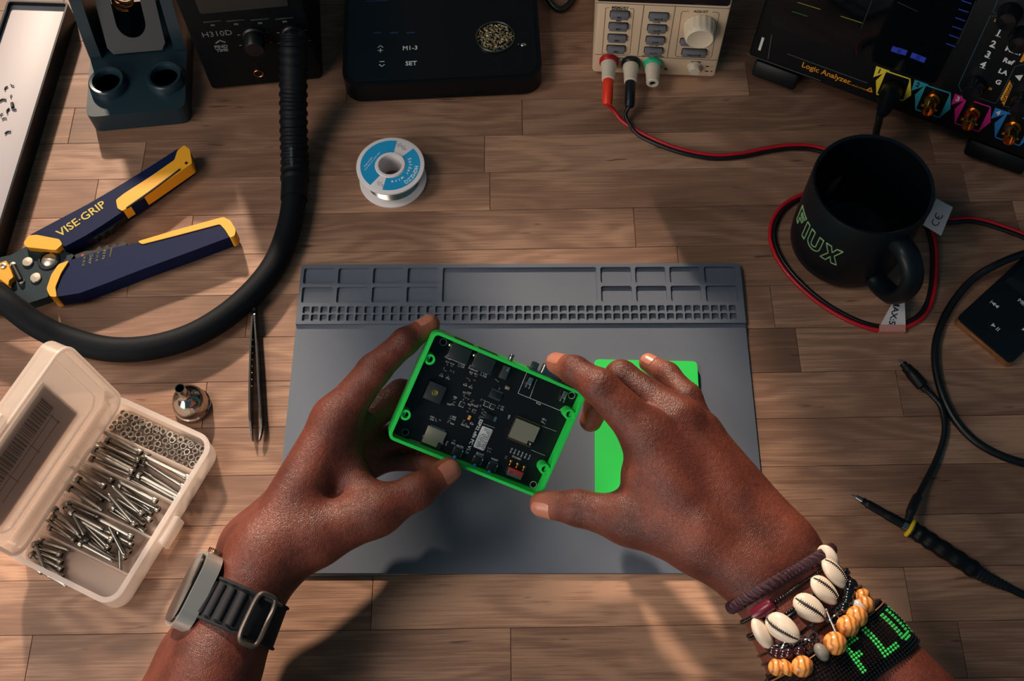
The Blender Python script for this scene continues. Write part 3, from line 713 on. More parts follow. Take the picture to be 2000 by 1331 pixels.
nail(Lidx, left, cdir(-.50, .62, .60), .0125, .80); nail(Lthb, left, cdir(.25, .05, .95), .0145, .85)

# --- right arm
Rw_r, Rw_u = J(1472, 1123, .086, .0180), J(1527, 1070, .082, .0185)
Ridx = [J(1266, 852, .108, .0155), J(1172, 756, .122, .0112), J(1122, 724, .116, .0092), J(1086, 710, .108, .0070)]
Rmid = [J(1325, 818, .104, .0135), J(1213, 736, .100, .0106), J(1168, 790, .072, .0088), J(1154, 822, .062, .0078)]
Rrin = [J(1365, 845, .092, .0125), J(1300, 800, .066, .0095), J(1262, 830, .046, .0082), J(1248, 850, .040, .0074)]
Rpin = [J(1384, 878, .080, .0118), J(1341, 778, .084, .0100), J(1303, 732, .079, .0082), J(1266, 709, .074, .0065)]
Rthb = [J(1228, 1016, .080, .0150), J(1130, 993, .072, .0116), J(1060, 985, .064, .0087)]
Rpalm = [[J(1930, 1820, .078, .037), J(1740, 1530, .074, .031), J(1600, 1330, .078, .0265), Rw_r], [J(2020, 1720, .070, .036), J(1850, 1450, .070, .030), J(1680, 1265, .074, .0260), Rw_u],
         [Rw_r, J(1370, 1040, .092, .0185), J(1268, 855, .108, .0150)], [J(1500, 1096, .086, .018), J(1325, 822, .103, .0145)], [Rw_u, J(1365, 850, .091, .0140)], [Rw_u, J(1384, 882, .079, .0130)],
         [Rw_r, J(1370, 1062, .086, .0190), J(1228, 1016, .080, .0150)], [J(1275, 880, .102, .0130), J(1254, 925, .094, .0115), J(1245, 1000, .083, .0125)], [J(1310, 900, .098, .016), J(1300, 1010, .090, .016)]]
wr = [(W(1172, 748, .133), W(1122, 724, .116) - W(1266, 852, .108), cdir(.15, .25, .95), .0007, .0027, .006),
      (W(1132, 990, .084), W(1060, 985, .064) - W(1228, 1016, .080), cdir(0, -.25, .95), .0008, .0028, .007),
      (W(1213, 728, .112), W(1168, 790, .072) - W(1325, 818, .104), cdir(0, .6, .8), .0005, .0026, .005),
      (W(1338, 770, .094), W(1303, 732, .079) - W(1384, 878, .080), cdir(.3, .3, .9), .0005, .0026, .005),
      (W(1266, 850, .124), W(1172, 756, .122) - W(1266, 852, .108), cdir(0, .1, 1), .0003, .0032, .009)]
right = arm('right_arm', Rpalm, [Ridx, Rmid, Rrin, Rpin, Rthb], wr, 'right forearm and hand, index finger over the far edge and thumb at the near corner')
nail(Ridx, right, cdir(-.20, .75, .55), .0125, .80); nail(Rthb, right, cdir(-.1, -.55, .80), .0140, .85); nail(Rpin, right, cdir(-.25, .70, .60), .0100, .80)
# ---------------------------------------------------------------- clear plastic screw box
def clear_mat(name, c, vis, rough=.25):
    m = bpy.data.materials.new(name); m.use_nodes = True; nt = m.node_tree; b = nt.nodes['Principled BSDF']
    b.inputs['Base Color'].default_value = (*lin(c), 1); b.inputs['Roughness'].default_value = rough; b.inputs['Specular IOR Level'].default_value = .6
    t = nt.nodes.new('ShaderNodeBsdfTransparent'); t.inputs[0].default_value = (1, .98, .96, 1); mx = nt.nodes.new('ShaderNodeMixShader'); mx.inputs[0].default_value = vis
    tl = nt.nodes.new('ShaderNodeBsdfTranslucent'); tl.inputs[0].default_value = (*lin(c), 1); m2 = nt.nodes.new('ShaderNodeMixShader'); m2.inputs[0].default_value = .5
    nt.links.new(b.outputs[0], m2.inputs[1]); nt.links.new(tl.outputs[0], m2.inputs[2])
    nt.links.new(t.outputs[0], mx.inputs[1]); nt.links.new(m2.outputs[0], mx.inputs[2]); nt.links.new(mx.outputs[0], nt.nodes['Material Output'].inputs[0]); return m
M_clear = clear_mat('frosted_plastic', (248, 236, 226), .46); M_clear2 = clear_mat('frosted_plastic_thick', (250, 242, 236), .62)
ZB = .020
bA, bB, bC, bD = W(216, 772, ZB), W(424, 860, ZB), W(217, 1192, ZB), W(14, 1078, ZB)   # hinge-far, right-far, right-near, hinge-near
by = ((bA - bD) + (bB - bC)).normalized(); by.z = 0; by.normalize(); bx = V((by.y, -by.x, 0))
BW = ((bB - bA).length + (bC - bD).length) / 2; BH = ((bA - bD).length + (bB - bC).length) / 2
bc = (bA + bB + bC + bD) / 4
box = root('screw_box', 'open clear plastic compartment box holding steel screws and nuts', 'box', (bc.x, bc.y, .0002), Matrix((bx, by, V((0, 0, 1)))).transposed())
BM = box.matrix_world.copy(); BI = BM.inverted()
def bl(px, py, z=.005): p = BI @ W(px, py, z); return p
mb = MB(); mb.add(*ring_walls(rrect(BW, BH, .012, 6), rrect(BW - .0034, BH - .0034, .0103, 6), .0012, ZB)); mb.prism(rrect(BW - .002, BH - .002, .011, 6), 0, .0012)
tray = mb.obj('tray', M_clear, box, world=False)
mb = MB(); mb.add(*ring_walls(rrect(BW + .0012, BH + .0012, .0125, 6), rrect(BW - .006, BH - .006, .009, 6), ZB, ZB + .0014)); mb.obj('tray_rim', M_clear2, tray, world=False)
def c7(cx, cy): return (cx / 2.2177, 640 + cy / 2.2177)
divs = []
for (a, b_) in (((450, 440), (845, 628)), ((350, 563), (770, 770)), ((225, 698), (655, 915)), ((130, 855), (560, 1080))):
    p, q = bl(*c7(*a), .016), bl(*c7(*b_), .016); y = (p.y + q.y) / 2; divs.append(y)
    mb = MB(); mb.box((0, y, .0085), (BW - .0034, .0011, .0150), .0003); mb.obj('divider', M_clear, box, world=False)
mb = MB()
for y in (BH * .06,): mb.box((BW / 2 + .0035, y - .012, .0120), (.006, .022, .0145), .0014)
mb.obj('latch_tab', M_clear2, box, world=False)
# lid standing open on the hinge side
LA = math.radians(97)
lx_ = V((math.cos(LA), 0, math.sin(LA))); ln = V((math.sin(LA), 0, -math.cos(LA)))        # up the lid, and inward normal (towards the tray)
LT = Matrix((lx_, V((0, 1, 0)), lx_.cross(V((0, 1, 0))))).transposed().to_4x4(); LT.translation = V((-BW / 2 - .0025, 0, ZB - .001))
LWd = BW * 1.0; s_in = 1 if (LT.to_3x3() @ V((0, 0, 1))).x > 0 else -1
mb = MB(LT @ Tr(LWd / 2, 0, 0)); o_ = rrect(LWd, BH, .012, 6); i_ = rrect(LWd - .003, BH - .003, .0105, 6)
mb.add(*ring_walls(o_, i_, min(0, s_in * .014), max(0, s_in * .014))); mb.prism(o_, -.0007, .0007)
lid_b = mb.obj('box_lid', M_clear, box, world=False, label='raised clear lid with a grey barcode sticker behind it')
mb = MB(LT @ Tr(LWd / 2, 0, s_in * .0008)); mb.add(*ring_walls(rrect(LWd * .80, BH * .86, .010, 5), rrect(LWd * .76, BH * .84, .009, 5), min(0, s_in * .0016), max(0, s_in * .0016))); mb.obj('raised_panel_edge', M_clear2, lid_b, world=False)
mb = MB(LT @ Tr(LWd / 2, 0, s_in * .013)); mb.add(*ring_walls(rrect(LWd + .001, BH + .001, .0122, 6), rrect(LWd - .004, BH - .004, .010, 6), min(0, s_in * .0016), max(0, s_in * .0016))); mb.obj('lid_rim', M_clear2, lid_b, world=False)
mb = MB(LT @ Tr(LWd + .003, -.010, s_in * .006)); mb.box((0, 0, 0), (.007, .030, .012), .0015); mb.obj('latch_catch', M_clear2, lid_b, world=False)
mb = MB(LT @ Tr(LWd * .47, -.006, -s_in * .0011)); mb.box((0, 0, 0), (LWd * .56, BH * .70, .0003)); stk = mb.obj('sticker', mat('sticker_grey', (150, 138, 132), .7), lid_b, world=False)
mb = MB(LT @ Tr(LWd * .47, -.006, s_in * .00085)); rr_ = random.Random(3); y = -.030
while y < .038:
    wd = rr_.choice((.0006, .001, .0016)); mb.box((LWd * .11, y, 0), (.016, wd, .0001)); y += wd + rr_.choice((.0007, .0012))
mb.obj('barcode', mat('barcode_ink', (112, 100, 96), .8), lid_b, world=False)
mb = MB(LT @ Tr(LWd * .47, -.006, s_in * .00085)); mb.box((-LWd * .02, 0, 0), (.0005, BH * .5, .0001)); mb.box((-LWd * .12, 0, 0), (.0005, BH * .5, .0001))
for k in range(4): mb.box((-LWd * .07, -.04 + k * .024, 0), (.014, .0005, .0001))
mb.obj('sticker_rules', MATS['barcode_ink'], lid_b, world=False)
# hinge
mb = MB(); mb.box((-BW / 2 - .0012, 0, ZB - .001), (.0030, BH * .82, .0012), .0004); mb.obj('hinge_strip', M_clear, box, world=False)

# screws
M_ss = mat('stainless', (150, 147, 141), .28, 1., bump=.1, bscale=1500)
def make_screw(L):
    hd = MB(); hd.lathe([(.0013, -.0012), (.0013, 0.0003), (.0017, .0003), (.0024, 0), (.00275, -.0004), (.00275, -.0026), (.0026, -.0030), (.0015, -.0030), (0, -.0030)][::1], 14)
    me_h = hd
    sf = MB(); prof = [(.0015, -.003)]; n = 20
    for i in range(n): z = -.0032 - (L - .001) * i / n; prof += [(.00152, z), (.00136, z - (L - .001) / n * .5)]
    prof += [(.0011, -.003 - L), (0, -.003 - L)]; sf.lathe(prof, 10)
    return hd, sf
rows = {
 2: [((415, 492), (590, 585)), ((398, 525), (575, 615)), ((376, 560), (560, 635)), ((450, 480), (600, 552)), ((615, 545), (452, 455)), ((607, 580), (440, 505)), ((595, 605), (430, 520)), ((580, 630), (410, 545)), ((632, 553), (815, 660)), ((622, 580), (795, 685)), ((826, 655), (660, 575)), ((800, 695), (645, 595)), ((788, 735), (620, 622)), ((598, 640), (770, 732)), ((556, 655), (745, 752)), ((766, 748), (610, 660))],
 3: [((490, 668), (352, 590)), ((456, 693), (326, 615)), ((310, 643), (448, 735)), ((446, 750), (318, 665)), ((287, 690), (405, 768)), ((415, 775), (310, 690)), ((518, 683), (650, 790)), ((680, 755), (545, 682)), ((690, 793), (535, 715)), ((660, 808), (515, 715)), ((620, 812), (500, 702)), ((655, 838), (512, 745)), ((625, 858), (490, 748)), ((588, 860), (480, 735)), ((490, 780), (600, 868)), ((628, 885), (470, 790))],
 4: [((228, 743), (318, 850)), ((212, 775), (308, 872)), ((203, 808), (318, 890)), ((190, 852), (312, 920)), ((290, 760), (345, 862)), ((326, 925), (222, 848)), ((430, 825), (325, 778)), ((575, 910), (455, 845)), ((575, 942), (445, 872)), ((565, 975), (455, 892)), ((545, 1003), (505, 925)), ((515, 885), (522, 1030)), ((452, 930), (362, 830)), ((490, 925), (375, 852)), ((475, 960), (385, 872)), ((492, 997), (378, 885)), ((345, 935), (475, 1005)), ((368, 925), (468, 990)), ((330, 885), (420, 945)), ((305, 800), (400, 850))],
 5: [((90, 958), (160, 1045)), ((118, 915), (160, 1030)), ((160, 920), (282, 958)), ((268, 985), (158, 952)), ((270, 1018), (168, 972)), ((272, 1048), (168, 995)), ((272, 1082), (178, 1018)), ((172, 1050), (272, 1110))]}
where = {2: ('longest steel screw, %s head from the hinge in the compartment beside the nuts', 'screws beside the nuts', .035), 3: ('long steel screw, %s head from the hinge in the middle compartment', 'screws in the middle compartment', .030), 4: ('medium steel screw, %s head from the hinge in the jumbled fourth compartment', 'screws in the jumbled compartment', .026), 5: ('short steel screw, %s head from the hinge in the emptiest near compartment', 'screws in the emptiest compartment', .021)}
ORD = 'first second third fourth fifth sixth seventh eighth ninth tenth eleventh twelfth thirteenth fourteenth fifteenth sixteenth seventeenth eighteenth nineteenth twentieth'.split()
for rk, lst in rows.items():
    lab, grp, L = where[rk]; hd, sf = make_screw(L); src = None; rank = sorted(range(len(lst)), key=lambda q: bl(*c7(*lst[q][0]), .006).x)
    for i, (h, t) in enumerate(lst):
        lev = (i * 2 % 3) if rk != 5 else (1 if i in (1,) else 0); z = .0014 + .0029 + .0042 * lev
        a, b_ = bl(*c7(*h), z), bl(*c7(*t), z); a.z = b_.z = 0
        d = (b_ - a).normalized(); hw = BW / 2 - .0050; a.x = max(-hw + .003, min(hw, a.x))
        M = BM @ frame((a.x, a.y, z), V((0, 0, 1)).cross(d), V((0, 0, 1))) ; 
        ez = -d; M = BM @ (Matrix((V((0, 0, 1)).cross(ez), V((0, 0, 1)), ez)).transposed().to_4x4()); M.translation = BM @ V((a.x, a.y, z))
        if src is None:
            src = root('screw', lab, 'screw', group=grp); hd.obj('screw_head', M_ss, src, world=False); sf.obj('threaded_shaft', M_ss, src, world=False); o = src
        else: o = copy_thing(src)
        o.matrix_world = M; o['label'] = lab % ORD[rank.index(i)]
# nuts
nt_src = None
nuts = [(300, 308), (225, 345), (418, 355), (188, 422), (265, 405), (383, 418), (462, 405), (545, 415), (620, 450), (115, 470), (55, 508), (178, 520), (252, 475), (338, 485), (427, 475), (512, 483), (700, 503), (275, 548), (382, 540), (480, 560), (568, 562), (650, 568), (775, 530), (335, 645), (422, 648), (512, 642), (590, 628), (460, 700), (595, 700), (675, 668), (722, 600), (805, 597), (883, 595), (755, 655), (838, 662), (917, 655), (710, 725), (790, 725), (873, 722), (957, 718), (525, 745), (618, 768), (672, 815), (752, 795), (832, 790), (912, 785), (1003, 778), (1060, 690), (1110, 700), (1150, 750), (1085, 800), (1035, 862), (957, 845), (870, 850), (792, 858), (895, 915), (970, 920), (620, 510), (300, 600), (385, 600), (225, 595), (985, 625), (330, 375)]
for i, (cx, cy) in enumerate(nuts):
    p = bl(200 + cx / 5.546, 740 + cy / 5.546, .005); lev = 1 if i in (4, 12, 18, 5) else 0
    p.x = max(-BW / 2 + .006, min(BW / 2 - .006, p.x)); p.y = min(BH / 2 - .006, max(p.y, divs[0] + .0038))
    if nt_src is None:
        nt_src = root('hex_nut', 'small steel hex nut in the far corner compartment of the clear box', 'nut', group='steel nuts in the screw box')
        mb = MB(); ho = [(.00275 * math.cos(math.radians(60 * k)), .00275 * math.sin(math.radians(60 * k))) for k in range(6)]; hi_ = [(.00165 * math.cos(math.radians(60 * k)), .00165 * math.sin(math.radians(60 * k))) for k in range(6)]
        hole_ = [ringpts(.0016, 12)[k] for k in range(12)]; out12 = []
        for k in range(6):
            a, b_ = V(ho[k]), V(ho[(k + 1) % 6]); out12 += [a, (a + b_) / 2]
        zz = [0., .0023]; vs = []; fs = []
        for z in zz: vs += [(q[0], q[1], z) for q in out12]
        top = [(q[0] * .86, q[1] * .86, .0026) for q in out12]; vs += top; vs += [(q[0] * 1.18, q[1] * 1.18, .0026) for q in hole_]; vs += [(q[0], q[1], .0021) for q in hole_]; vs += [(q[0], q[1], 0.) for q in hole_]
        for k in range(12):
            j = (k + 1) % 12
            for r_ in range(5): fs.append((r_ * 12 + k, r_ * 12 + j, (r_ + 1) * 12 + j, (r_ + 1) * 12 + k))
            fs.append((60 + k, 60 + j, j, k))
        mb.add(vs, fs); mb.obj('nut_body', mat('nut_steel', (206, 200, 192), .3, .7), nt_src, world=False, ang=30); o = nt_src
    else: o = copy_thing(nt_src)
    rot = Matrix.Rotation(rnd.uniform(0, 1), 4, 'Z') @ (Matrix.Rotation(rnd.uniform(-.12, .12), 4, 'X') if rnd.random() < .3 else Matrix.Identity(4))
    M = BM @ Tr(p.x, p.y, .0014 + lev * .0027) @ rot; o.matrix_world = M

# ---------------------------------------------------------------- hot-air nozzle
p = W(377, 794, 0)
nz = root('air_nozzle', 'polished metal hot-air nozzle standing on its wide rim beside the screw box', 'nozzle', (p.x, p.y, 0))
M_chr = mat('polished_steel', (190, 186, 180), .12, 1.)
mb = MB(); mb.lathe([(.0128, 0.0), (.0138, .0004), (.0142, .0016), (.0140, .0040), (.0130, .0050)], 40); fl_ = mb.obj('rim', M_chr, nz, world=False)
mb = MB(); mb.lathe([(.0130, .0045), (.0131, .0080), (.0124, .0120), (.0108, .0158), (.0085, .0186), (.0058, .0205), (.0040, .0222), (.0036, .0240)], 40); mb.obj('dome', M_chr, nz, world=False)
mb = MB(); mb.lathe([(.0036, .0225), (.0036, .0345), (.0031, .0345), (.0031, .0250), (0, .0250)], 28); mb.obj('spout', M_chr, nz, world=False)
mb = MB(); mb.lathe([(.0030, .0262), (0, .0262)], 20); mb.obj('bore', MATS['hole_black'], nz, world=False)

# ---------------------------------------------------------------- tweezers on edge
M_tw = mat('tweezer_steel', (120, 118, 116), .25, 1., bump=.2, bscale=700)
tp = [W(497, 592, .005), W(494, 862, .004), W(508, 860, .004)]
tw = root('tweezers', 'fine-pointed steel tweezers lying on edge left of the mat', 'tweezers', (tp[0].x, tp[0].y, 0))
for sgn, pix in ((-1, [(497, 592), (495, 640), (492, 700), (490.5, 760), (490.5, 810), (491.5, 842), (494, 862)]), (1, [(498, 592), (501, 640), (505, 700), (508, 760), (511, 805), (511.5, 838), (507, 861)])):
    P = catmull([W(a, b_, .005) for a, b_ in pix], 6); k = len(P)
    hts = [.0042 + (.0008 if i < k * .1 else .0018 if i < k * .72 else 0) - max(0, (i / k - .72)) * .011 for i in range(k)]
    mb = MB(); vs = []; fs = []
    for i, q in enumerate(P):
        d = (P[min(i + 1, k - 1)] - P[max(i - 1, 0)]); n_ = V((-d.y, d.x, 0)).normalized(); hh = max(hts[i], .0010); th = .00065 if i < k * .8 else .0007 - .0004 * (i / k - .8) / .2
        for (a, z) in ((-th, .0052 - hh), (th, .0052 - hh), (th, .0052 + hh), (-th, .0052 + hh)): vs.append(q * 1 + n_ * a + V((0, 0, z - q.z)))
    for i in range(k - 1):
        for j in range(4): fs.append((i * 4 + j, i * 4 + (j + 1) % 4, i * 4 + 4 + (j + 1) % 4, i * 4 + 4 + j))
    fs += [(3, 2, 1, 0), tuple((k - 1) * 4 + j for j in range(4))]; mb.add(vs, fs); mb.obj('tweezer_arm', M_tw, tw, smooth=False)
mb = MB(); mb.box((tp[0].x, tp[0].y + .002, .0052), (.0022, .010, .0075), .0006); mb.obj('joined_end', M_tw, tw)
mb = MB()
for i in range(8):
    q = W(493.2 - i * .25, 668 + i * 13, .0052); mb.ball(q + V((.0009, 0, .0035)), .0009, 8, 6)
mb.obj('grip_dimples', mat('dimple_bright', (210, 206, 200), .25, 1.), tw)

# ---------------------------------------------------------------- wire stripper pliers
M_navy = mat('navy_grip', (5, 23, 62), .6, spec=.15, bump=.1, bscale=900); M_yel = mat('yellow_grip', (240, 168, 28), .45, bump=.08, bscale=900); M_tool = mat('tool_black_steel', (26, 44, 52), .38, .4, bump=.15, bscale=600)
M_rivet = mat('rivet_steel', (205, 196, 180), .35, 1.); M_dark = mat('dark_steel', (20, 24, 28), .45, .3)
sp_ = W(60, 520, 0)
st_ = root('wire_stripper', 'navy and yellow wire stripper pliers with open handles on the bench', 'pliers', (sp_.x, sp_.y, 0))
def c6(cx, cy): return (cx / 2.8935, 260 + cy / 2.8935)
def poly6(P, z): return [(lambda q: (q.x, q.y))(W(*c6(*p), z)) for p in P]
def plate(name, P, z0, z1, ma, bev=.001, par=st_, r=.0015, label=None):
    mb = MB(); mb.prism(roundpoly(poly6(P, z1), r), z0, z1, bev, 3); return mb.obj(name, ma, par, label=label, ang=60)
plate('head_plate', [(-180, 800), (-60, 715), (60, 690), (150, 640), (330, 655), (420, 690), (395, 725), (330, 750), (270, 860), (275, 925), (130, 972), (-60, 1010)], .004, .0135, M_tool, .0012)
uh = plate('upper_handle', [(165, 578), (345, 482), (500, 400), (640, 318), (800, 220), (1000, 92), (1045, 75), (1078, 110), (1082, 172), (950, 268), (790, 382), (690, 446), (580, 520), (480, 582), (370, 640), (320, 640)], .003, .0175, M_navy, .0048, label='navy upper handle lettered VISE-GRIP')
plate('yellow_grip_insert', [(655, 378), (700, 342), (850, 246), (985, 152), (1003, 98), (1040, 68), (1072, 92), (1085, 172), (1050, 196), (850, 335), (692, 440), (664, 425)], .006, .0186, M_yel, .002, uh)
mb = MB()
P_ = [W(*c6(*q), .0187) for q in ((715, 425), (850, 330), (1018, 205))]; mb.tube(catmull(P_, 6), .0009, 6); mb.obj('grip_slot', M_dark, uh)
mb = MB(); q = W(*c6(1053, 170), .0186); mb.lathe([(.0013, -.002), (.0013, .0003), (0, .0003)], 12, T=Tr(q.x, q.y, .0186)); mb.obj('lanyard_hole', M_dark, uh)
plate('yellow_collar', [(132, 622), (160, 580), (205, 575), (335, 600), (352, 628), (315, 662), (150, 645)], .003, .0195, M_yel, .0028, uh)
lh_ = plate('lower_handle', [(385, 722), (480, 692), (640, 648), (780, 620), (1000, 560), (1240, 492), (1285, 480), (1328, 540), (1325, 578), (1100, 662), (800, 772), (600, 850), (450, 905), (320, 926), (312, 890), (335, 815)], .003, .0175, M_navy, .0048, label='navy lower handle with yellow edge')
plate('yellow_edge', [(778, 612), (1000, 546), (1262, 474), (1302, 494), (1332, 546), (1326, 580), (1300, 592), (1272, 546), (1242, 514), (1000, 578), (802, 628)], .004, .0182, M_yel, .0018, lh_)
plate('yellow_collar', [(263, 880), (290, 800), (330, 742), (390, 720), (345, 790), (312, 870), (320, 926), (282, 924)], .003, .0192, M_yel, .0025, lh_)
teeth = [(345, 690), (420, 650), (470, 618), (520, 592)]
z_ = [(520, 592), (545, 600), (560, 578), (585, 580), (600, 555), (630, 550), (650, 520), (690, 490), (720, 440), (640, 470), (520, 560), (420, 625), (340, 668)]
plate('upper_jaw_blade', z_, .006, .012, M_dark, .0004, st_, .0004)
plate('lower_jaw_blade', [(420, 690), (480, 668), (540, 662), (560, 640), (580, 660), (605, 630), (620, 652), (645, 622), (660, 645), (690, 610), (720, 625), (700, 640), (560, 680), (430, 712)], .006, .0125, M_dark, .0004, st_, .0004)
for (x, y, r) in ((275, 716, 13.2), (155, 727, 9.8), (200, 816, 9.8), (72, 743, 5.6), (121, 838, 5.2)):
    q = W(*c6(x, y), .015); rr_ = r / 2200; mb = MB(Tr(q.x, q.y, .0130)); mb.lathe([(rr_, 0), (rr_, .0016), (rr_ * .88, .0022), (0, .0024)], 24); mb.obj('rivet', M_rivet, st_)
q = W(*c6(275, 718), .0138); mb = MB(Tr(q.x, q.y, .0132)); mb.lathe([(.0088, 0), (.0088, .0012), (.0082, .0015), (.0066, .0015), (.0066, 0)], 28, close=True); mb.obj('pivot_washer', M_dark, st_)
mb = MB(); mb.tube([W(*c6(75, 750), .016), W(*c6(118, 835), .016)], .0022, 10); mb.obj('adjuster_spring', M_dark, st_)
yj = plate('yellow_jaw_stop', [(-60, 745), (0, 735), (35, 720), (58, 770), (76, 815), (50, 832), (48, 862), (0, 826), (-50, 810)], .010, .0190, M_yel, .0015)
q = W(*c6(20, 752), .019); mb = MB(Tr(q.x, q.y, .0188)); mb.lathe([(.0024, 0), (.0024, .0008), (.0012, .0012), (0, .0004)], 14); mb.obj('stop_screw', M_rivet, yj)
def ink(txt, a, b_, z, ma, par, bold=0., wfac=1.0):
    """lettering running from close-up point a to b along the surface"""
    A, B = W(*c6(*a), z), W(*c6(*b_), z); d = B - A; v, f = text_bm(txt, 1., 0., 0.)
    x0, x1 = min(p.x for p in v), max(p.x for p in v); s = d.length / (x1 - x0); mb = MB(); v2, f2 = text_bm(txt, s, .00012, bold)
    mb.add(v2, f2, frame((A + B) / 2, d, V((-d.y, d.x, 0)))); return mb.obj('lettering', ma, par, smooth=False)
M_ygold = mat('yellow_ink', (196, 172, 62), .5)
ink('VISE\u00b7GRIP', (328, 575), (592, 398), .0177, M_ygold, uh, .00012)
M_fade = mat('faded_ink', (128, 122, 74), .6)
for i in range(5):
    ink(('22 20 18', 'AWG', '16 14 12', '0.6 0.8', 'STRANDED')[i], (470 + i * 38, 752 - i * 13), (480 + i * 38, 700 - i * 13), .0177, M_fade, lh_)
for (x, y, c) in ((437, 605, M_yel), (465, 690, mat('red_dot', (170, 40, 40), .5))):
    q = W(*c6(x, y), .0135); mb = MB(Tr(q.x, q.y, .0118)); mb.lathe([(.0012, 0), (.0012, .0012), (0, .0012)], 10); mb.obj('size_dot', c, st_)

# ---------------------------------------------------------------- solder spool
p = W(768, 352, 0)
so_ = root('solder_spool', 'small white spool of solder wire with a blue label', 'spool', (p.x, p.y, 0))
SR, SHt = .0280, .0215
M_wh = mat('white_plastic', (226, 220, 222), .45, bump=.05); M_cy = mat('cyan_label', (10, 150, 205), .55)
def flange(z0, z1, lipin): return [(.0098, z0), (SR - .0012, z0), (SR, z0 + .0004), (SR, z1 - .0004), (SR - .0012, z1), (.0098, z1)]
mb = MB(); mb.lathe(flange(0, .0024, 0), 56, close=True); mb.obj('lower_flange', M_wh, so_, world=False)
mb = MB(); mb.lathe(flange(SHt - .0024, SHt, 0), 56, close=True); mb.lathe([(.0098, SHt), (.0120, SHt), (.0124, SHt + .0005), (.0120, SHt + .0010), (.0098, SHt + .0010)], 48, close=True); uf = mb.obj('upper_flange', M_wh, so_, world=False)
mb = MB(); mb.lathe([(.0098, .001), (.0098, SHt + .0008), (.0108, SHt), (.0108, .001)], 40, close=True); mb.obj('hub', M_wh, so_, world=False)
mb = MB(); pr = [(.0112, .0024)]
for i in range(17): z = .0024 + i * .00098; pr += [(.0218, z + .0001), (.0222, z + .0005), (.0218, z + .0009)]
pr += [(.0112, SHt - .0024)]; mb.lathe(pr, 56, close=True); mb.obj('solder_wire', mat('solder_wire_tin', (176, 170, 160), .25, 1.), so_, world=False)
def sector(a0, a1, r0, r1, z, n=24):
    mb = MB(); vs = []; fs = []
    for i in range(n + 1):
        a = math.radians(a0 + (a1 - a0) * i / n); vs += [(r0 * math.cos(a), r0 * math.sin(a), z), (r1 * math.cos(a), r1 * math.sin(a), z), (r1 * math.cos(a), r1 * math.sin(a), z - .0002), (r0 * math.cos(a), r0 * math.sin(a), z - .0002)]
    for i in range(n):
        for j in range(4): fs.append((i * 4 + j, i * 4 + (j + 1) % 4, i * 4 + 4 + (j + 1) % 4, i * 4 + 4 + j))
    fs += [(0, 1, 2, 3), tuple(n * 4 + j for j in (3, 2, 1, 0))]; return mb.add(vs, fs)
LZs = SHt + .00015
for (a0, a1) in ((80, 232), (-102, 42)):
    sector(a0, a1, .0128, .0246, LZs).obj('blue_label', M_cy, uf, world=False, smooth=False)
mb = MB(); M_wi = mat('label_white_ink', (225, 235, 240), .6)
def arctext(mb, txt, r, a_mid, size, z, flip=1, spc=.74):
    n = len(txt); da = size * spc / r
    for i, ch in enumerate(txt):
        if ch == ' ': continue
        a = a_mid - flip * (i - (n - 1) / 2) * da
        addtext(mb, ch, size, Tr(0, 0, z) @ Rz(a) @ Tr(r, 0, 0) @ Rz(-math.pi / 2 if flip == 1 else math.pi / 2), .00006, .00003)
arctext(mb, 'HGMZZQ', .0216, math.radians(-28), .0044, LZs + .00003); arctext(mb, 'Solder wire', .0166, math.radians(-30), .0040, LZs + .00003)
addtext(mb, 'Rosin flux core solder wire', .0019, Tr(-.0150, .0040, LZs + .00003) @ Rz(math.radians(58)), 0, .00003); addtext(mb, 'Made in China', .0019, Tr(-.0182, .0032, LZs + .00003) @ Rz(math.radians(58)), 0, .00003)
mb.obj('label_print', M_wi, uf, world=False, smooth=False)
mb = MB(); M_gi = mat('grey_ink', (120, 118, 122), .6)
for (x, y, t) in ((.0085, .0185, '0.8mm'), (.0058, .0200, '50g'), (.0110, .0170, 'Sn60'), (-.0060, -.0190, 'Sn/Pb'), (-.0085, -.0180, 'Flux')): addtext(mb, t, .0026, Tr(x, y, SHt + .00003) @ Rz(math.radians(-65)), 0, .00003)
mb.obj('small_print', M_gi, uf, world=False, smooth=False)

# ---------------------------------------------------------------- thick black hose with corrugated sleeve
hp = [(573, 70, .072), (573, 130, .058), (573, 200, .038), (574, 270, .022), (576, 330, .0118), (574, 390, .0105), (563, 450, .010), (540, 510, .010), (500, 565, .010), (440, 618, .010), (370, 658, .010), (290, 680, .010), (210, 682, .0105), (130, 662, .014), (70, 634, .022), (10, 590, .031), (-60, 548, .034), (-170, 520, .034)]
hose = root('hose', 'thick black rubber hose curving from the dark station across the left bench', 'hose', W(574, 390, 0))
M_hose = mat('black_rubber', (7, 13, 20), .65, spec=.16, bump=.2, bscale=900)
P_ = catmull([W(*q) for q in hp[3:]], 10); mb = MB(); mb.tube(P_, .0098, 20); mb.obj('hose_tube', M_hose, hose)
P_ = catmull([W(*q) for q in hp[:6]], 24); mb = MB(); rr_ = []
for i in range(len(P_)): rr_.append(.0108 + (.0010 if (i % 6) < 3 and i < len(P_) * .86 else 0) - (.0006 if i < 8 else 0))
mb.tube(P_, rr_, 20); mb.obj('corrugated_sleeve', mat('sleeve_black', (7, 12, 18), .55, spec=.2), hose)
mb = MB(); P_ = [W(568, 295, .029), W(569, 318, .024)]; A = (P_[0] + P_[1]) / 2; addtext(mb, '800W-230V', .0032, frame(A, P_[1] - P_[0], V((.9, .2, .3)))); mb.obj('lettering', mat('teal_ink', (60, 90, 95), .6), hose, smooth=False)
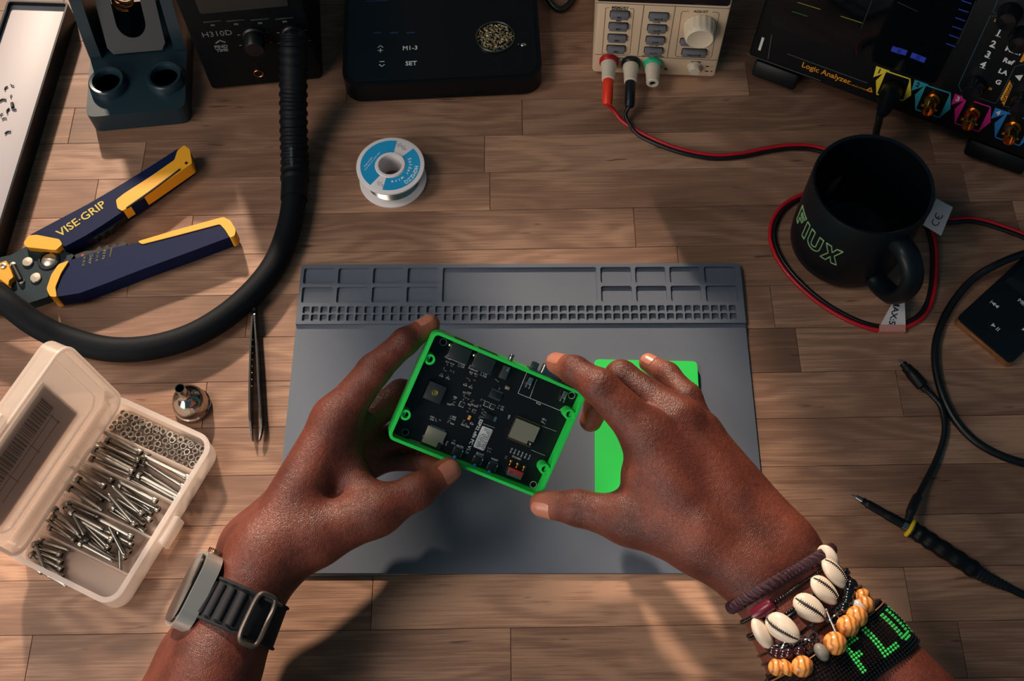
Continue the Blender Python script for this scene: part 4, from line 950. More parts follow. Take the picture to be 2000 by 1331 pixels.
# ---------------------------------------------------------------- instruments along the far side of the bench
class Panel:
    """an upright front panel: local x to the right, y up, z out of the face"""
    def __init__(s, O, ex, tilt=0.):
        ex = V((ex.x, ex.y, 0)).normalized(); back = V((-ex.y, ex.x, 0))
        up = (V((0, 0, 1)) * math.cos(tilt) + back * math.sin(tilt)); s.M = frame(O, ex, up); s.I = s.M.inverted(); s.O = V(O); s.n = s.M.to_3x3() @ V((0, 0, 1))
    def uv(s, px, py, z=0.):
        p = s.I @ WP(px, py, s.O + s.n * z, s.n); return p.x, p.y
    def rot(s): return s.M.to_3x3()
RX = lambda a: Matrix.Rotation(a, 4, 'X')
def lines_obj(name, L, wd, z, ma, par):
    mb = MB(); strokes(mb, L, wd, Tr(0, 0, z), .0001); return mb.obj(name, ma, par, world=False, smooth=False)

# --- beige bench power supply
A, B = W(1156, 142, .003), W(1396, 152, .003)
ps = Panel(A, B - A); PWd = (B - A).length; PHt = .150
psu = root('power_supply', 'beige bench power supply with grey buttons and a white knob', 'power supply', A, ps.rot())
M_bei = mat('beige_plastic', (226, 198, 168), .55, bump=.08, bscale=900); M_btn = mat('grey_button', (112, 112, 120), .5); M_blk = mat('black_ink', (18, 20, 24), .6); M_bscr = mat('dark_screen', (14, 18, 26), .15, spec=.6)
M_post = mat('post_ivory', (214, 200, 180), .4)
mb = MB(); mb.box((PWd / 2, PHt / 2, -.112), (PWd, PHt, .224), .003); body = mb.obj('housing', M_bei, psu, world=False)
for fx in (.012, PWd - .012):
    for fz in (-.015, -.205): mb = MB(); mb.box((fx, -.0015, fz), (.012, .0030, .012), .0005); mb.obj('foot', M_hose, psu, world=False)
def c3(cx, cy): return (1120 + cx / 4.4364, cy / 4.4364)
U = lambda cx, cy, z=0.: ps.uv(*c3(cx, cy), z)
x0, y0 = U(205, 5); x1, _ = U(1350, 50)
mb = MB(); mb.prism(rrect(x1 - x0, .055, .002, 3, (x0 + x1) / 2, y0 + .0275), .0000, .0006, .0003); mb.obj('display_window', M_bscr, psu, world=False)
M_seam = mat('beige_seam', (120, 98, 80), .7)
lines_obj('panel_seams', [[U(190, 470), U(1240, 522)], [U(612, 40), U(556, 480)], [U(885, 50), U(812, 495)], [U(200, 22), U(1360, 75)]], .0006, .0001, M_seam, psu)
fr = lambda a, b_, c, d, e, f: [[U(*a), U(*b_)], [U(*c), U(*d), U(*e), U(*f)]]
lines_obj('group_frame', [[U(310, 65), U(280, 68), U(247, 458), U(260, 465), U(470, 470), U(488, 460), U(525, 80), U(510, 74), U(490, 73)]], .00045, .0001, M_seam, psu)
lines_obj('group_frame', [[U(1000, 97), U(950, 97), U(935, 110), U(882, 478), U(895, 490), U(1180, 502), U(1197, 490), U(1262, 120), U(1248, 106), U(1205, 104)]], .00045, .0001, M_seam, psu)
def pbutton(cx, cy, w_, h_, txt, ts=.0030, ma=M_btn):
    u, v = U(cx, cy, .002); mb = MB(); mb.box((u, v, .0016), (w_, h_, .0044), .0011); o = mb.obj('button', ma, psu, world=False)
    mb = MB(); mb.prism(rrect(w_ + .0012, h_ + .0012, .0014, 3, u, v), 0, .0003); mb.obj('button_well', M_blk, o, world=False)
    if txt: mb = MB(); addtext(mb, txt, ts, Tr(u, v - .0002, .00382), .0001); mb.obj('lettering', M_blk, o, world=False, smooth=False)
for (c, t) in (((400, 138), 'M1'), ((388, 238), 'M2'), ((378, 338), 'M3'), ((368, 434), 'M4'), ((738, 152), 'Am.A'), ((723, 256), 'OCP'), ((708, 356), 'OVP'), ((693, 450), 'OUT')): pbutton(*c, .0150, .0072, t)
pbutton(975, 370, .0090, .0060, '', .003); pbutton(1133, 375, .0090, .0060, '', .003); pbutton(1045, 466, .0200, .0076, 'VOL/CUR', .0028)
for (c, t, s_) in (((405, 66), 'MEMORY', .0034), ((402, 82), 'SAVE/RECALL', .0022), ((393, 180), 'BEEP', .0022), ((722, 195), 'LOCK', .0022), ((712, 296), 'OCP SET', .0022), ((700, 394), 'OVP SET', .0022), ((690, 488), 'OUTPUT/MEMORY', .0023), ((1105, 101), 'ADJUST', .0034), ((408, 505), '+   (OUTPUT)   -', .0023), ((690, 520), 'GND', .0023), ((1062, 537), 'POWER', .0024)):
    mb = MB(); addtext(mb, t, s_, Tr(*U(*c), .0001), .00008); mb.obj('lettering', M_blk, psu, world=False, smooth=False)
mb = MB()
u, v = U(800, 595); strokes(mb, [[(u, v + .0025), (u, v)], [(u - .002, v), (u + .002, v)], [(u - .0013, v - .0008), (u + .0013, v - .0008)], [(u - .0006, v - .0016), (u + .0006, v - .0016)]], .0004, Tr(0, 0, .0001))
for k, (c, a) in enumerate((((1160, 575), 1), ((1155, 617), 0))): u, v = U(*c); mb.box((u, v, .0001), (.0030, .0012, .0002)); mb.box((u + .0040, v, .0001), (.0014, .0003 if a else .0012, .0002))
mb.obj('panel_symbols', M_blk, psu, world=False, smooth=False, kind='stuff')
u, v = U(1095, 240, .002); mb = MB(Tr(u, v)); pr = []
n = 48; vs = []; fs = []
for i in range(n):
    a = 2 * math.pi * i / n; rr_ = .0132 - (.0007 if i % 3 == 0 else 0)
    vs += [(rr_ * math.cos(a), rr_ * math.sin(a), .0004), (rr_ * .97 * math.cos(a), rr_ * .97 * math.sin(a), .0110), (.0112 * math.cos(a), .0112 * math.sin(a), .0142), (.0104 * math.cos(a), .0104 * math.sin(a), .0147), (.0098 * math.cos(a), .0098 * math.sin(a), .0143)]
for i in range(n):
    j = (i + 1) % n
    for q in range(4): fs.append((i * 5 + q, j * 5 + q, j * 5 + q + 1, i * 5 + q + 1))
fs.append(tuple(i * 5 + 4 for i in range(n))); fs.append(tuple(i * 5 for i in range(n))[::-1]); mb.add(vs, fs); mb.obj('adjust_knob', mat('knob_ivory', (226, 208, 184), .4), psu, world=False, ang=35)
u, v = U(1050, 600, .003); mb = MB(Tr(u, v)); mb.lathe([(.0062, 0), (.0062, .0002), (.0058, .0010)], 28); mb.lathe([(.0050, .0002), (.0050, .0052), (.0044, .0060), (0, .0061)], 28); mb.obj('power_button', M_post, psu, world=False)
plugs = []
for (c, ma, nm) in (((306, 545), mat('post_red', (176, 24, 34), .35), 'red binding post'), ((497, 562), mat('post_black', (18, 26, 34), .3), 'black binding post'), ((688, 572), mat('post_green', (46, 186, 138), .35), 'green binding post')):
    u, v = U(*c, .003); mb = MB(Tr(u, v)); mb.lathe([(.0082, 0), (.0082, .0032), (.0074, .0044), (.0058, .0046), (0, .0046)], 30); o = mb.obj('binding_post', ma, psu, world=False, label=nm)
    mb = MB(Tr(u, v)); mb.lathe([(.0068, .0046), (.0068, .0090), (.0060, .0110), (.0055, .0215), (.0048, .0222), (.0028, .0222), (.0028, .0180), (0, .0180)], 26); mb.obj('post_barrel', M_post, o, world=False)
    mb = MB(Tr(u, v)); mb.lathe([(.0027, .0205), (0, .0205)], 16); mb.obj('post_socket', MATS['hole_black'], o, world=False)
    plugs.append(ps.M @ V((u, v, .0215)))

# --- oscilloscope leaning back on its feet
A, B = W(1459, 112, .022), W(2000, 312, .022)
sc_ = Panel(A, B - A, math.radians(10)); SW, SHh = .330, .175
scope = root('oscilloscope', 'black bench oscilloscope with four coloured channel inputs at the upper right', 'oscilloscope', A, sc_.rot())
M_sc = mat('scope_black', (7, 11, 16), .45, spec=.3); M_glass = mat('scope_glass', (6, 9, 14), .06, spec=.6); M_or = mat('orange_ink', (226, 148, 30), .5); M_w = mat('white_ink', (214, 216, 216), .5)
mb = MB(); mb.box((SW / 2, SHh / 2, -.045), (SW, SHh, .090), .004); mb.obj('housing', M_sc, scope, world=False)
c4 = lambda cx, cy: (1440 + cx / 3.568, cy / 3.568)
c5 = lambda cx, cy: (1660 + cx / 4.159, cy / 4.159)
U4 = lambda cx, cy, z=0.: sc_.uv(*c4(cx, cy), z)
U5 = lambda cx, cy, z=0.: sc_.uv(*c5(cx, cy), z)
a0 = U4(150, 170); gx1, _ = U4(1640, 60); gy0 = U4(900, 440)[1]
mb = MB(); mb.prism(rrect(gx1 - .010, SHh - .010 - gy0, .003, 3, (gx1 + .010) / 2, (SHh - .010 + gy0) / 2 + .004), .0, .0008, .0003); glass = mb.obj('screen_glass', M_glass, scope, world=False)
M_tr = mat('screen_yellow', (120, 120, 30), .5, emit=.10); M_bl = mat('screen_blue', (30, 50, 150), .5, emit=.15); M_gy = mat('screen_grey', (40, 52, 56), .4)
mb = MB(); strokes(mb, [[U4(425, 12), U4(580, 60)], [U4(725, 108), U4(870, 155)]], .0006, Tr(0, 0, .0009)); mb.obj('signal_trace', M_tr, glass, world=False, smooth=False)
mb = MB(); strokes(mb, [[U4(385, 75), U4(490, 108)]], .0006, Tr(0, 0, .0009)); mb.obj('green_trace', mat('screen_green', (40, 90, 50), .5, emit=.1), glass, world=False, smooth=False)
mb = MB(); strokes(mb, [[U4(940, 0), U4(865, 195)], [U4(1120, 10), U4(1260, 75)], [U4(1665, 0), U4(1540, 300)]], .0005, Tr(0, 0, .0009)); mb.obj('screen_rules', M_gy, glass, world=False, smooth=False)
mb = MB()
for c in ((1110, 345), (1150, 355), (1245, 390), (1280, 405)): u, v = U4(*c); mb.box((u, v, .0009), (.0075, .0050, .0002))
for k in range(6): u, v = U4(1600 - k * 22, 10 + k * 60); mb.box((u, v, .0009), (.0075, .0007, .0002))
mb.obj('soft_keys', M_bl, glass, world=False, smooth=False)
u, v = U4(168, 305); ex_, ey_ = U4(180, 262); mb = MB(); strokes(mb, [[U4(155, 345), U4(180, 265)]], .0022, Tr(0, 0, .0002)); mb.obj('power_mark', M_w, scope, world=False, smooth=False)
lines_obj('bezel_lines', [[U4(350, 375), U4(905, 578)], [U4(62, 375), U4(580, 562)], [U4(240, 240), U4(215, 410)]], .0007, .0001, mat('bezel_grey', (70, 78, 84), .4), scope)
mb = MB(); p_, q_ = U4(505, 470), U4(735, 552); d_ = V((q_[0] - p_[0], q_[1] - p_[1])); addtext(mb, 'Logic Analyzer', .0072, Tr((p_[0] + q_[0]) / 2, (p_[1] + q_[1]) / 2, .0002), .0001)
u, v = U4(925, 625); strokes(mb, [[(u - .0022, v - .0015), (u + .0022, v - .0015), (u, v + .0022), (u - .0022, v - .0015)]], .0011, Tr(0, 0, .0002))
addtext(mb, 'ALL INPUTS 1M 300V RMS', .0018, Tr(*U4(850, 610), .0002)); mb.obj('orange_lettering', M_or, scope, world=False, smooth=False)
# channel inputs
chans = [('1', (235, 210, 60), [(297, 577), (488, 640), (492, 770), (432, 815), (220, 765), (218, 655)], (248, 590), 0), ('2', (40, 150, 170), [(620, 692), (815, 755), (812, 880), (725, 953), (537, 888), (535, 770)], (560, 700), 1), ('3', (206, 30, 128), [(952, 803), (1140, 868), (1137, 990), (1042, 1066), (857, 1000), (858, 885)], (885, 815), 1), ('4', (36, 120, 196), [(1283, 918), (1475, 980), (1470, 1105), (1375, 1180), (1183, 1115), (1182, 1000)], (1212, 928), 1)]
M_bnc = mat('bnc_gold', (214, 148, 70), .22, 1.)
for (n_, col, hx, tri, bnc) in chans:
    P = [U5(*q) for q in hx]; ma = mat('channel_' + n_, col, .5)
    mb = MB(); strokes(mb, [P + [P[0]]], .0011, Tr(0, 0, .0002))
    c_ = (sum(p[0] for p in P) / 6, sum(p[1] for p in P) / 6)
    def thick(a, b_, k): 
        m_ = ((a[0] + b_[0]) / 2, (a[1] + b_[1]) / 2); return m_
    for (a, b_) in ((P[5], P[0]), (P[2], P[3])):
        q = (P[4] if a is P[5] else P[1]); mb.prism([a, b_, ((q[0] * .97 + a[0] * .03), (q[1] * .97 + a[1] * .03))][::1], .0001, .0003)
    o = mb.obj('channel_frame', ma, scope, world=False, smooth=False, label='coloured frame of channel ' + n_)
    u, v = U5(*tri); k = .0068
    mb = MB(); mb.prism([(u - k * .75, v + k * .7), (u + k * .95, v + k * .7), (u - k * .55, v - k * .95)], .0001, .0003); mb.obj('channel_tag', ma, o, world=False, smooth=False)
    mb = MB(); addtext(mb, n_, .0062, Tr(u - .0012, v + .0010, .0004), .0002); mb.obj('lettering', M_blk if n_ in '12' else M_w, o, world=False, smooth=False)
    if bnc:
        T = Tr(c_[0] - .001, c_[1] + .002)
        mb = MB(T); mb.lathe([(.0064, 0), (.0064, .002), (.0050, .0022), (.0050, .0170), (.0046, .0176), (.0040, .0176), (.0040, .0120), (.0012, .0120), (.0012, .0165), (0, .0165)], 24); b_ = mb.obj('bnc_socket', M_bnc, scope, world=False, label='gold socket of channel ' + n_)
        for s_ in (-1, 1): mb = MB(T); mb.lathe([(.0011, 0), (.0011, .0018), (0, .0018)], 10, T=Matrix.Translation((s_ * .0048, 0, .012)) @ Matrix.Rotation(s_ * math.pi / 2, 4, 'Y')); mb.obj('bayonet_lug', M_bnc, b_, world=False)
    else: ch1 = sc_.M @ V((c_[0], c_[1] - .001, 0))
# knobs and key labels on the right
M_kn = mat('knob_black', (16, 18, 22), .16, spec=.6)
for c in ((1283, 150), (1378, 340), (995, 735), (1385, 870)):
    u, v = U5(*c, .008); mb = MB(Tr(u, v)); mb.lathe([(.0088, .0), (.0088, .002), (.0078, .004), (.0074, .0125), (.0066, .0138), (0, .0142)], 30); mb.obj('knob', M_kn, scope, world=False)
mb = MB(); K = [('1', (1208, 268), .0078), ('2', (1163, 358), .0078), ('3', (1122, 442), .0078), ('4', (1082, 525), .0078), ('Math', (1328, 413), .0058), ('Ref', (1287, 498), .0058), ('LA', (1244, 585), .0058), ('G', (1205, 668), .0058)]
for (t, c, s_) in K: addtext(mb, t, s_, Tr(*U5(*c), .0002), .0002)
u, v = U5(1372, 625); mb.prism([(u - .003, v), (u + .002, v + .003), (u + .002, v - .003)], .0001, .0003)
for (t, c, s_) in K[:4]: u, v = U5(c[0] - 6, c[1] + 25); mb.box((u, v, .0002), (.0042, .0004, .0002))
mb.obj('key_lettering', M_w, scope, world=False, smooth=False)
lines_obj('section_frames', [[U5(1200, 0), U5(1160, 95), U5(1220, 125)], [U5(1220, 130), U5(1140, 130), U5(882, 690), U5(905, 745), U5(1180, 840), U5(1200, 820), U5(1340, 540), U5(1414, 520)], [U5(1250, 860), U5(1414, 900)]], .0006, .0001, mat('frame_teal', (40, 66, 74), .5), scope)
mb = MB(); P = [U5(*q) for q in ((1300, 650), (1322, 700), (1250, 860), (1222, 800))]; mb.prism(P, .0001, .0003); bn = mb.obj('orange_banner', M_or, scope, world=False, smooth=False)
mb = MB(); d_ = V((P[0][0] - P[3][0], P[0][1] - P[3][1])); addtext(mb, 'Horizontal', .0052, Tr((P[0][0] + P[2][0]) / 2, (P[0][1] + P[2][1]) / 2, .0004) @ Rz(math.atan2(d_.y, d_.x)), .0001); mb.obj('lettering', M_blk, bn, world=False, smooth=False)
mb = MB(); P = [U5(*q) for q in ((1378, 500), (1430, 400), (1460, 440), (1400, 505))]; mb.prism(P, .0001, .0003); mb.obj('orange_banner', M_or, scope, world=False, smooth=False)
mb = MB(); addtext(mb, '\u00a4', .005, Tr(*U5(1185, 168), .0002)); addtext(mb, '\u00a4', .005, Tr(*U5(1140, 722), .0002)); mb.obj('orange_marks', M_or, scope, world=False, smooth=False)
for (c, wd) in (((1515, 142), .040), ((1960, 285), .050)):
    u, v = sc_.uv(*c, .0); mb = MB(Tr(u, 0) @ RX(math.radians(-10))); mb.box((0, -.0085, -.012), (wd, .016, .020), .003); mb.obj('foot', M_sc, scope, world=False)
# probe plugged into channel 1
M_cab = mat('cable_black', (10, 13, 18), .38, spec=.5)
d_ = sc_.n
pr = root('probe_plug', 'black probe plug with cable on the yellow channel 1 input', 'probe', ch1 + d_ * .001, sc_.rot())
mb = MB(); mb.lathe([(.0080, .0004), (.0085, .001), (.0085, .016), (.0070, .019), (.0055, .030), (.0042, .034), (0, .0345)], 26); mb.obj('plug_body', M_sc, pr, world=False)
P_ = catmull([ch1 + d_ * .033, W(1722, 208, .045), W(1716, 240, .030), W(1712, 268, .012), W(1735, 300, .0032), W(1790, 320, .003)], 8); mb = MB(); mb.tube(P_, .0030, 10); mb.obj('probe_cable', M_cab, pr)
P_ = [ch1 + d_ * .030, ch1 * .5 + W(1722, 208, .045) * .5 + d_ * .012, W(1722, 208, .045)]; mb = MB(); mb.tube(catmull(P_, 6), [.0052 - .0001 * i for i in range(13)], 12); mb.obj('strain_relief', M_sc, pr)

# --- soldering station with two dark knobs
A, B = W(413, 177, 0), W(632, 156, 0)
hs_ = Panel(A, B - A); HW = (B - A).length
h3 = root('soldering_station', 'black soldering station with two knobs and a small grey screen', 'soldering station', A, hs_.rot())
M_st = mat('station_black', (5, 10, 14), .55, spec=.15)
mb = MB(); mb.box((HW / 2, .0575, -.070), (HW, .115, .140), .004); mb.obj('housing', M_st, h3, world=False)
U0 = lambda px, py, z=0.: hs_.uv(px, py, z)
u0, v0 = U0(391, 26); u1, _ = U0(566, 19); mb = MB(); mb.prism(rrect(u1 - u0, .050, .002, 3, (u0 + u1) / 2, v0 + .025), 0, .0008, .0003); mb.obj('screen', mat('station_screen', (40, 46, 46), .3), h3, world=False)
mb = MB()
for (t, c) in (('M1', (416, 49)), ('M2', (461, 47)), ('M3', (508, 45)), ('M4', (556, 42))): addtext(mb, t, .0028, Tr(*U0(*c), .0002), .0001)
addtext(mb, 'H310D', .0085, Tr(*U0(424, 66), .0002)); addtext(mb, 'FIND', .0050, Tr(*U0(432, 91), .0002), .0002); addtext(mb, 'TIME', .0046, Tr(*U0(434, 98), .0002), .0002)
u, v = U0(431, 82); strokes(mb, [[(u - .004, v - .0005), (u, v + .0022), (u + .0035, v - .0005)]], .0014, Tr(0, 0, .0002))
for (cx, cy) in ((497, 78), (573, 74)):
    u, v = U0(cx, cy, .0); 
    for k in range(5): a = math.radians(200 - 55 * k); mb.box((u + .0135 * math.cos(a), v + .0135 * math.sin(a), .0002), (.0022, .0007, .0002))
mb.obj('lettering', mat('dim_ink', (108, 114, 116), .6), h3, world=False, smooth=False)
for c in ((497, 80), (573, 76)):
    u, v = U0(*c, .006); mb = MB(Tr(u, v)); mb.lathe([(.0100, 0), (.0100, .002), (.0086, .003), (.0082, .0150), (.0074, .0160), (0, .0162)], 28); mb.obj('knob', mat('station_knob', (8, 11, 15), .4), h3, world=False)
for k, c in enumerate(((416, 43), (461, 41), (508, 39), (556, 37))):
    u, v = U0(*c); mb = MB(); mb.box((u, v + .001, .0004), (.0150, .0014, .0008), .0003); mb.obj('key', mat('station_key', (34, 42, 46), .5), h3, world=False)
u, v = U0(505, 142); mb = MB(Tr(u, v)); mb.lathe([(.0034, 0), (.0044, .0), (.0044, .0012), (.0040, .0016), (.0034, .0012)], 24, close=True); mb.obj('jack_ring', mat('copper_ring', (196, 120, 84), .3, 1.), h3, world=False, label='copper-coloured jack ring')
mb = MB(Tr(u, v)); mb.lathe([(.0033, .0003), (0, .0003)], 18); mb.obj('jack_hole', MATS['hole_black'], h3, world=False)

# --- flat black hot plate with touch keys
A, B = W(668, 170, .022), W(1060, 152, .022); ex = (B - A); ang_ = math.atan2(ex.y, ex.x); HWd = ex.length; HD = .20
hpM = Matrix.Rotation(ang_, 3, 'Z'); hc = (A + B) / 2 + hpM @ V((0, HD / 2, 0))
hpl = root('touch_console', 'flat black glass-topped console with touch keys and a round wool cup', 'console', (hc.x, hc.y, 0), hpM)
HI = hpl.matrix_world.inverted()
M_hp = mat('console_black', (5, 10, 15), .35, spec=.25)
mb = MB(); mb.prism(rrect(HWd, HD, .016, 6), .0015, .022, .003, 3, bottom=True); mb.obj('housing', M_hp, hpl, world=False)
mb = MB(); mb.prism(rrect(HWd - .008, HD - .008, .013, 6), .0219, .0224, .0002); mb.obj('glass_top', mat('console_glass', (7, 11, 16), .16, spec=.4), hpl, world=False)
for sx in (-1, 1):
    for sy in (-1, 1): mb = MB(); mb.lathe([(.006, 0), (.006, .002)], 14, T=Tr(sx * HWd * .4, sy * HD * .38)); mb.obj('foot', M_hose, hpl, world=False)
def hu(px, py, z=.0225): p = HI @ W(px, py, z); return p.x, p.y
mb = MB(); addtext(mb, 'M1-3', .0064, Tr(*hu(801, 94), .0225), .0001); addtext(mb, 'SET', .0064, Tr(*hu(803, 124), .0225), .0001)
for (c, s_) in (((743, 95), 1), ((746, 124), -1)):
    u, v = hu(*c); strokes(mb, [[(u - .0022, v + s_ * .0012), (u, v + s_ * .0034), (u + .0022, v + s_ * .0012)]], .0006, Tr(0, 0, .0225))
    strokes(mb, [[(u - .0020, v - s_ * .0020), (u + .0020, v - s_ * .0020)]] + ([[(u, v - .0040), (u, v)]] if s_ == 1 else []), .0006, Tr(0, 0, .0225))
mb.obj('touch_key_marks', M_w, hpl, world=False, smooth=False)
mb = MB()
for k in range(3): u, v = hu(738 + k * 32, 64); mb.box((u, v, .0225), (.0070, .0014, .0002)); 
u, v = hu(735, 2); mb.box((u, v, .0225), (.020, .0012, .0002)); mb.obj('dim_display_digits', mat('dim_blue', (26, 48, 92), .4, emit=.05), hpl, world=False, smooth=False)
u, v = hu(967, 72, .0235); mb = MB(Tr(u, v)); mb.lathe([(.0172, .0222), (.0172, .0240), (.0166, .0246), (.0160, .0240), (.0160, .0205), (0, .0205)], 40); mb.obj('wool_cup', mat('cup_metal', (96, 104, 96), .3, .9), hpl, world=False)
mb = MB(Tr(u, v)); rw = random.Random(5)
for i in range(420):
    a, r_ = rw.uniform(0, 6.283), .0152 * math.sqrt(rw.random()); z = .0208 + rw.random() * .0028
    T = Tr(r_ * math.cos(a), r_ * math.sin(a), z) @ Rz(rw.uniform(0, 6)) @ RX(rw.uniform(-1, 1)); mb.box((0, 0, 0), (.0028 * rw.uniform(.5, 1.2), .0006, .0009), T=T)
def wool_mat():
    m = bpy.data.materials.new('brass_wool'); m.use_nodes = True; nt = m.node_tree; b = nt.nodes['Principled BSDF']; tc = nt.nodes.new('ShaderNodeTexCoord'); n = nt.nodes.new('ShaderNodeTexVoronoi'); n.inputs['Scale'].default_value = 420; nt.links.new(tc.outputs['Object'], n.inputs['Vector'])
    cr = nt.nodes.new('ShaderNodeValToRGB'); cr.color_ramp.elements[0].color = (*lin((40, 34, 26)), 1); cr.color_ramp.elements[1].color = (*lin((226, 204, 160)), 1); nt.links.new(n.outputs['Color'], cr.inputs[0]); nt.links.new(cr.outputs[0], b.inputs['Base Color']); b.inputs['Roughness'].default_value = .45; b.inputs['Metallic'].default_value = .4; return m
mb.obj('metal_shavings', wool_mat(), hpl, world=False, smooth=False, kind='stuff')
u, v = hu(1022, 88); mb = MB(); mb.ball((u, v, .0229), .0020, 12, 8, sq=(1.3, .9, .5)); mb.ball((u - .004, v + .001, .0226), .0005, 8, 6); mb.obj('solder_blob', M_solder, hpl, world=False)
# black cable behind the console
mb = MB(); P_ = catmull([W(1040, -60, .01), W(1072, 0, .006), W(1092, 18, .004), W(1112, 8, .004), W(1125, -20, .004), W(1130, -60, .004)], 8); mb.tube(P_, .0030, 10)
o = mb.obj('loose_cable', M_cab); tag(o, 'short loop of black cord between the console and the power supply', 'cable')

# --- soldering iron stand with two round cups
A, B = W(184, 258, 0), W(374, 240, 0); ex = B - A; SWd = ex.length; ang_ = math.atan2(ex.y, ex.x); R3 = Matrix.Rotation(ang_, 3, 'Z')
st2 = root('iron_stand', 'dark grey-green soldering iron stand with two round cups', 'stand', A, R3); SI = st2.matrix_world.inverted()
M_sg = mat('stand_slate', (26, 48, 58), .35, spec=.5, bump=.06, bscale=700); DZ = .020
su = lambda px, py, z=DZ: (lambda p: (p.x, p.y))(SI @ W(px, py, z))
dy = su(264, 105)[1]
mb = MB(); mb.prism(roundpoly([(0, 0), (SWd, 0), (SWd, .125), (0, .125)], .008), 0, DZ, .0025, 3); mb.obj('base', M_sg, st2, world=False)
for (c, r) in (((208, 158), .0155), ((321, 148), .0155)):
    u, v = su(*c, DZ + .006); mb = MB(Tr(u, v)); mb.lathe([(r + .001, DZ - .001), (r, DZ + .0060), (r - .0012, DZ + .0075), (r - .0035, DZ + .0070), (r - .0048, DZ + .0040), (r - .0050, DZ - .002), (0, DZ - .002)], 40); o = mb.obj('cup', M_sg, st2, world=False)
    mb = MB(Tr(u, v)); mb.lathe([(r - .0049, DZ + .0018), (0, DZ + .0018)], 30); mb.obj('cup_hole', MATS['hole_black'], o, world=False)
for sx in (0, 1):
    x_ = .0 if sx == 0 else SWd - .010
    prof = [(.062, DZ - .002), (.125, DZ - .002), (.165, .120), (.090, .120), (.082, .075), (.068, .040)]
    mb = MB(Matrix.Translation((x_, 0, 0)) @ frame((0, 0, 0), (0, 1, 0), (0, 0, 1))); mb.prism(roundpoly(prof, .005), 0, .010, .001, 2); mb.obj('side_cheek', M_sg, st2, world=False, ang=50)
mb = MB(); mb.box((SWd / 2, .145, .075), (SWd - .016, .006, .110), .001, T=None); mb.obj('back_wall', mat('stand_dark', (10, 18, 22), .5), st2, world=False)
mb = MB(); mb.box((SWd / 2, .112, .112), (SWd - .018, .060, .012), .003); mb.obj('hood', M_sg, st2, world=False)
# U-shaped wiper bracket
T = frame((SWd / 2, .066, DZ + .001), (1, 0, 0), (0, .55, .83)); mb = MB(T); arcp = [(.0125 * math.cos(t), .026 - .0135 * math.sin(t)) for t in [math.pi * i / 14 for i in range(15)]]
mb.prism([(-.025, .052), (-.025, .006), (-.021, 0), (.021, 0), (.025, .006), (.025, .052), (.0125, .052)] + arcp + [(-.0125, .052)], 0, .002, .0004); mb.obj('wiper_bracket', mat('bracket_black', (8, 15, 20), .45), st2, world=False, smooth=False)
mb = MB(); P_ = []
for i in range(90): a = i * .55; P_.append((SWd / 2 - .004 + .0085 * math.cos(a), .118 - i * .0003, .060 + .0085 * math.sin(a) - i * .00008))
mb.tube(P_, .0011, 6); mb.obj('holder_coil', mat('brass_coil', (190, 140, 70), .3, 1.), st2, world=False)

# --- long white tray at the far left
TZ = .020
tA, tB = W(134, 4, TZ), W(-6, 462, TZ); dv = (tB - tA).normalized(); dv.z = 0; pv = V((dv.y, -dv.x, 0)); pv = pv if pv.x < 0 else -pv
TW = .056; TL = (tB - tA).length + .02
tc_ = tA + dv * TL / 2 + pv * TW / 2
tr = root('parts_tray', 'long white tray with a dark rim at the left edge of the bench', 'tray', (tc_.x, tc_.y, 0), Matrix((-pv, -dv, V((0, 0, 1)))).transposed())
TI = tr.matrix_world.inverted()
mb = MB(); mb.box((0, 0, .008), (TW - .003, TL - .003, .016), .001); mb.obj('tray_floor', mat('tray_white', (184, 176, 180), .5), tr, world=False)
mb = MB(); mb.add(*ring_walls(rrect(TW, TL, .003, 3), rrect(TW - .0035, TL - .0035, .002, 3), 0, TZ)); mb.obj('tray_rim', mat('tray_rim_dark', (26, 32, 40), .3, .3), tr, world=False)
rs = random.Random(9); scr0 = [(12, 172), (24, 166), (22, 188), (5, 196), (24, 205), (3, 224), (16, 216), (15, 259), (8, 232), (27, 212)]
labs = ['curled dark wire scrap nearest the far end of the white tray', 'thin bent wire offcut beside the farthest scrap in the tray', 'short straight black scrap in the middle of the tray crumbs', 'tiny black crumb at the left picture edge on the white tray', 'largest black oval scrap on the white tray', 'dark flake touching the left picture edge on the tray', 'small twisted scrap just below the largest oval scrap', 'lone dark crumb lowest on the white tray', 'dull dark speck left of the lone low crumb', 'hair-thin black offcut right of the largest oval scrap']
for i, c in enumerate(scr0):
    p = W(*c, .0168); s_ = rs.uniform(.7, 1.3); a = rs.uniform(0, 3.1); d = V((math.cos(a), math.sin(a), 0)); n_ = V((-d.y, d.x, 0)); mb = MB()
    big = i == 4
    mb.tube(catmull([p - d * .0022 * s_ * (1.2 if big else 1), p + n_ * .0010 * s_ * (0 if big else 1), p + d * .0022 * s_], 4), .0014 if big else .0006 * s_, 6)
    o = mb.obj('scrap', MATS['black_ink']); tag(o, labs[i], 'scrap', 'dark scraps on the white tray')
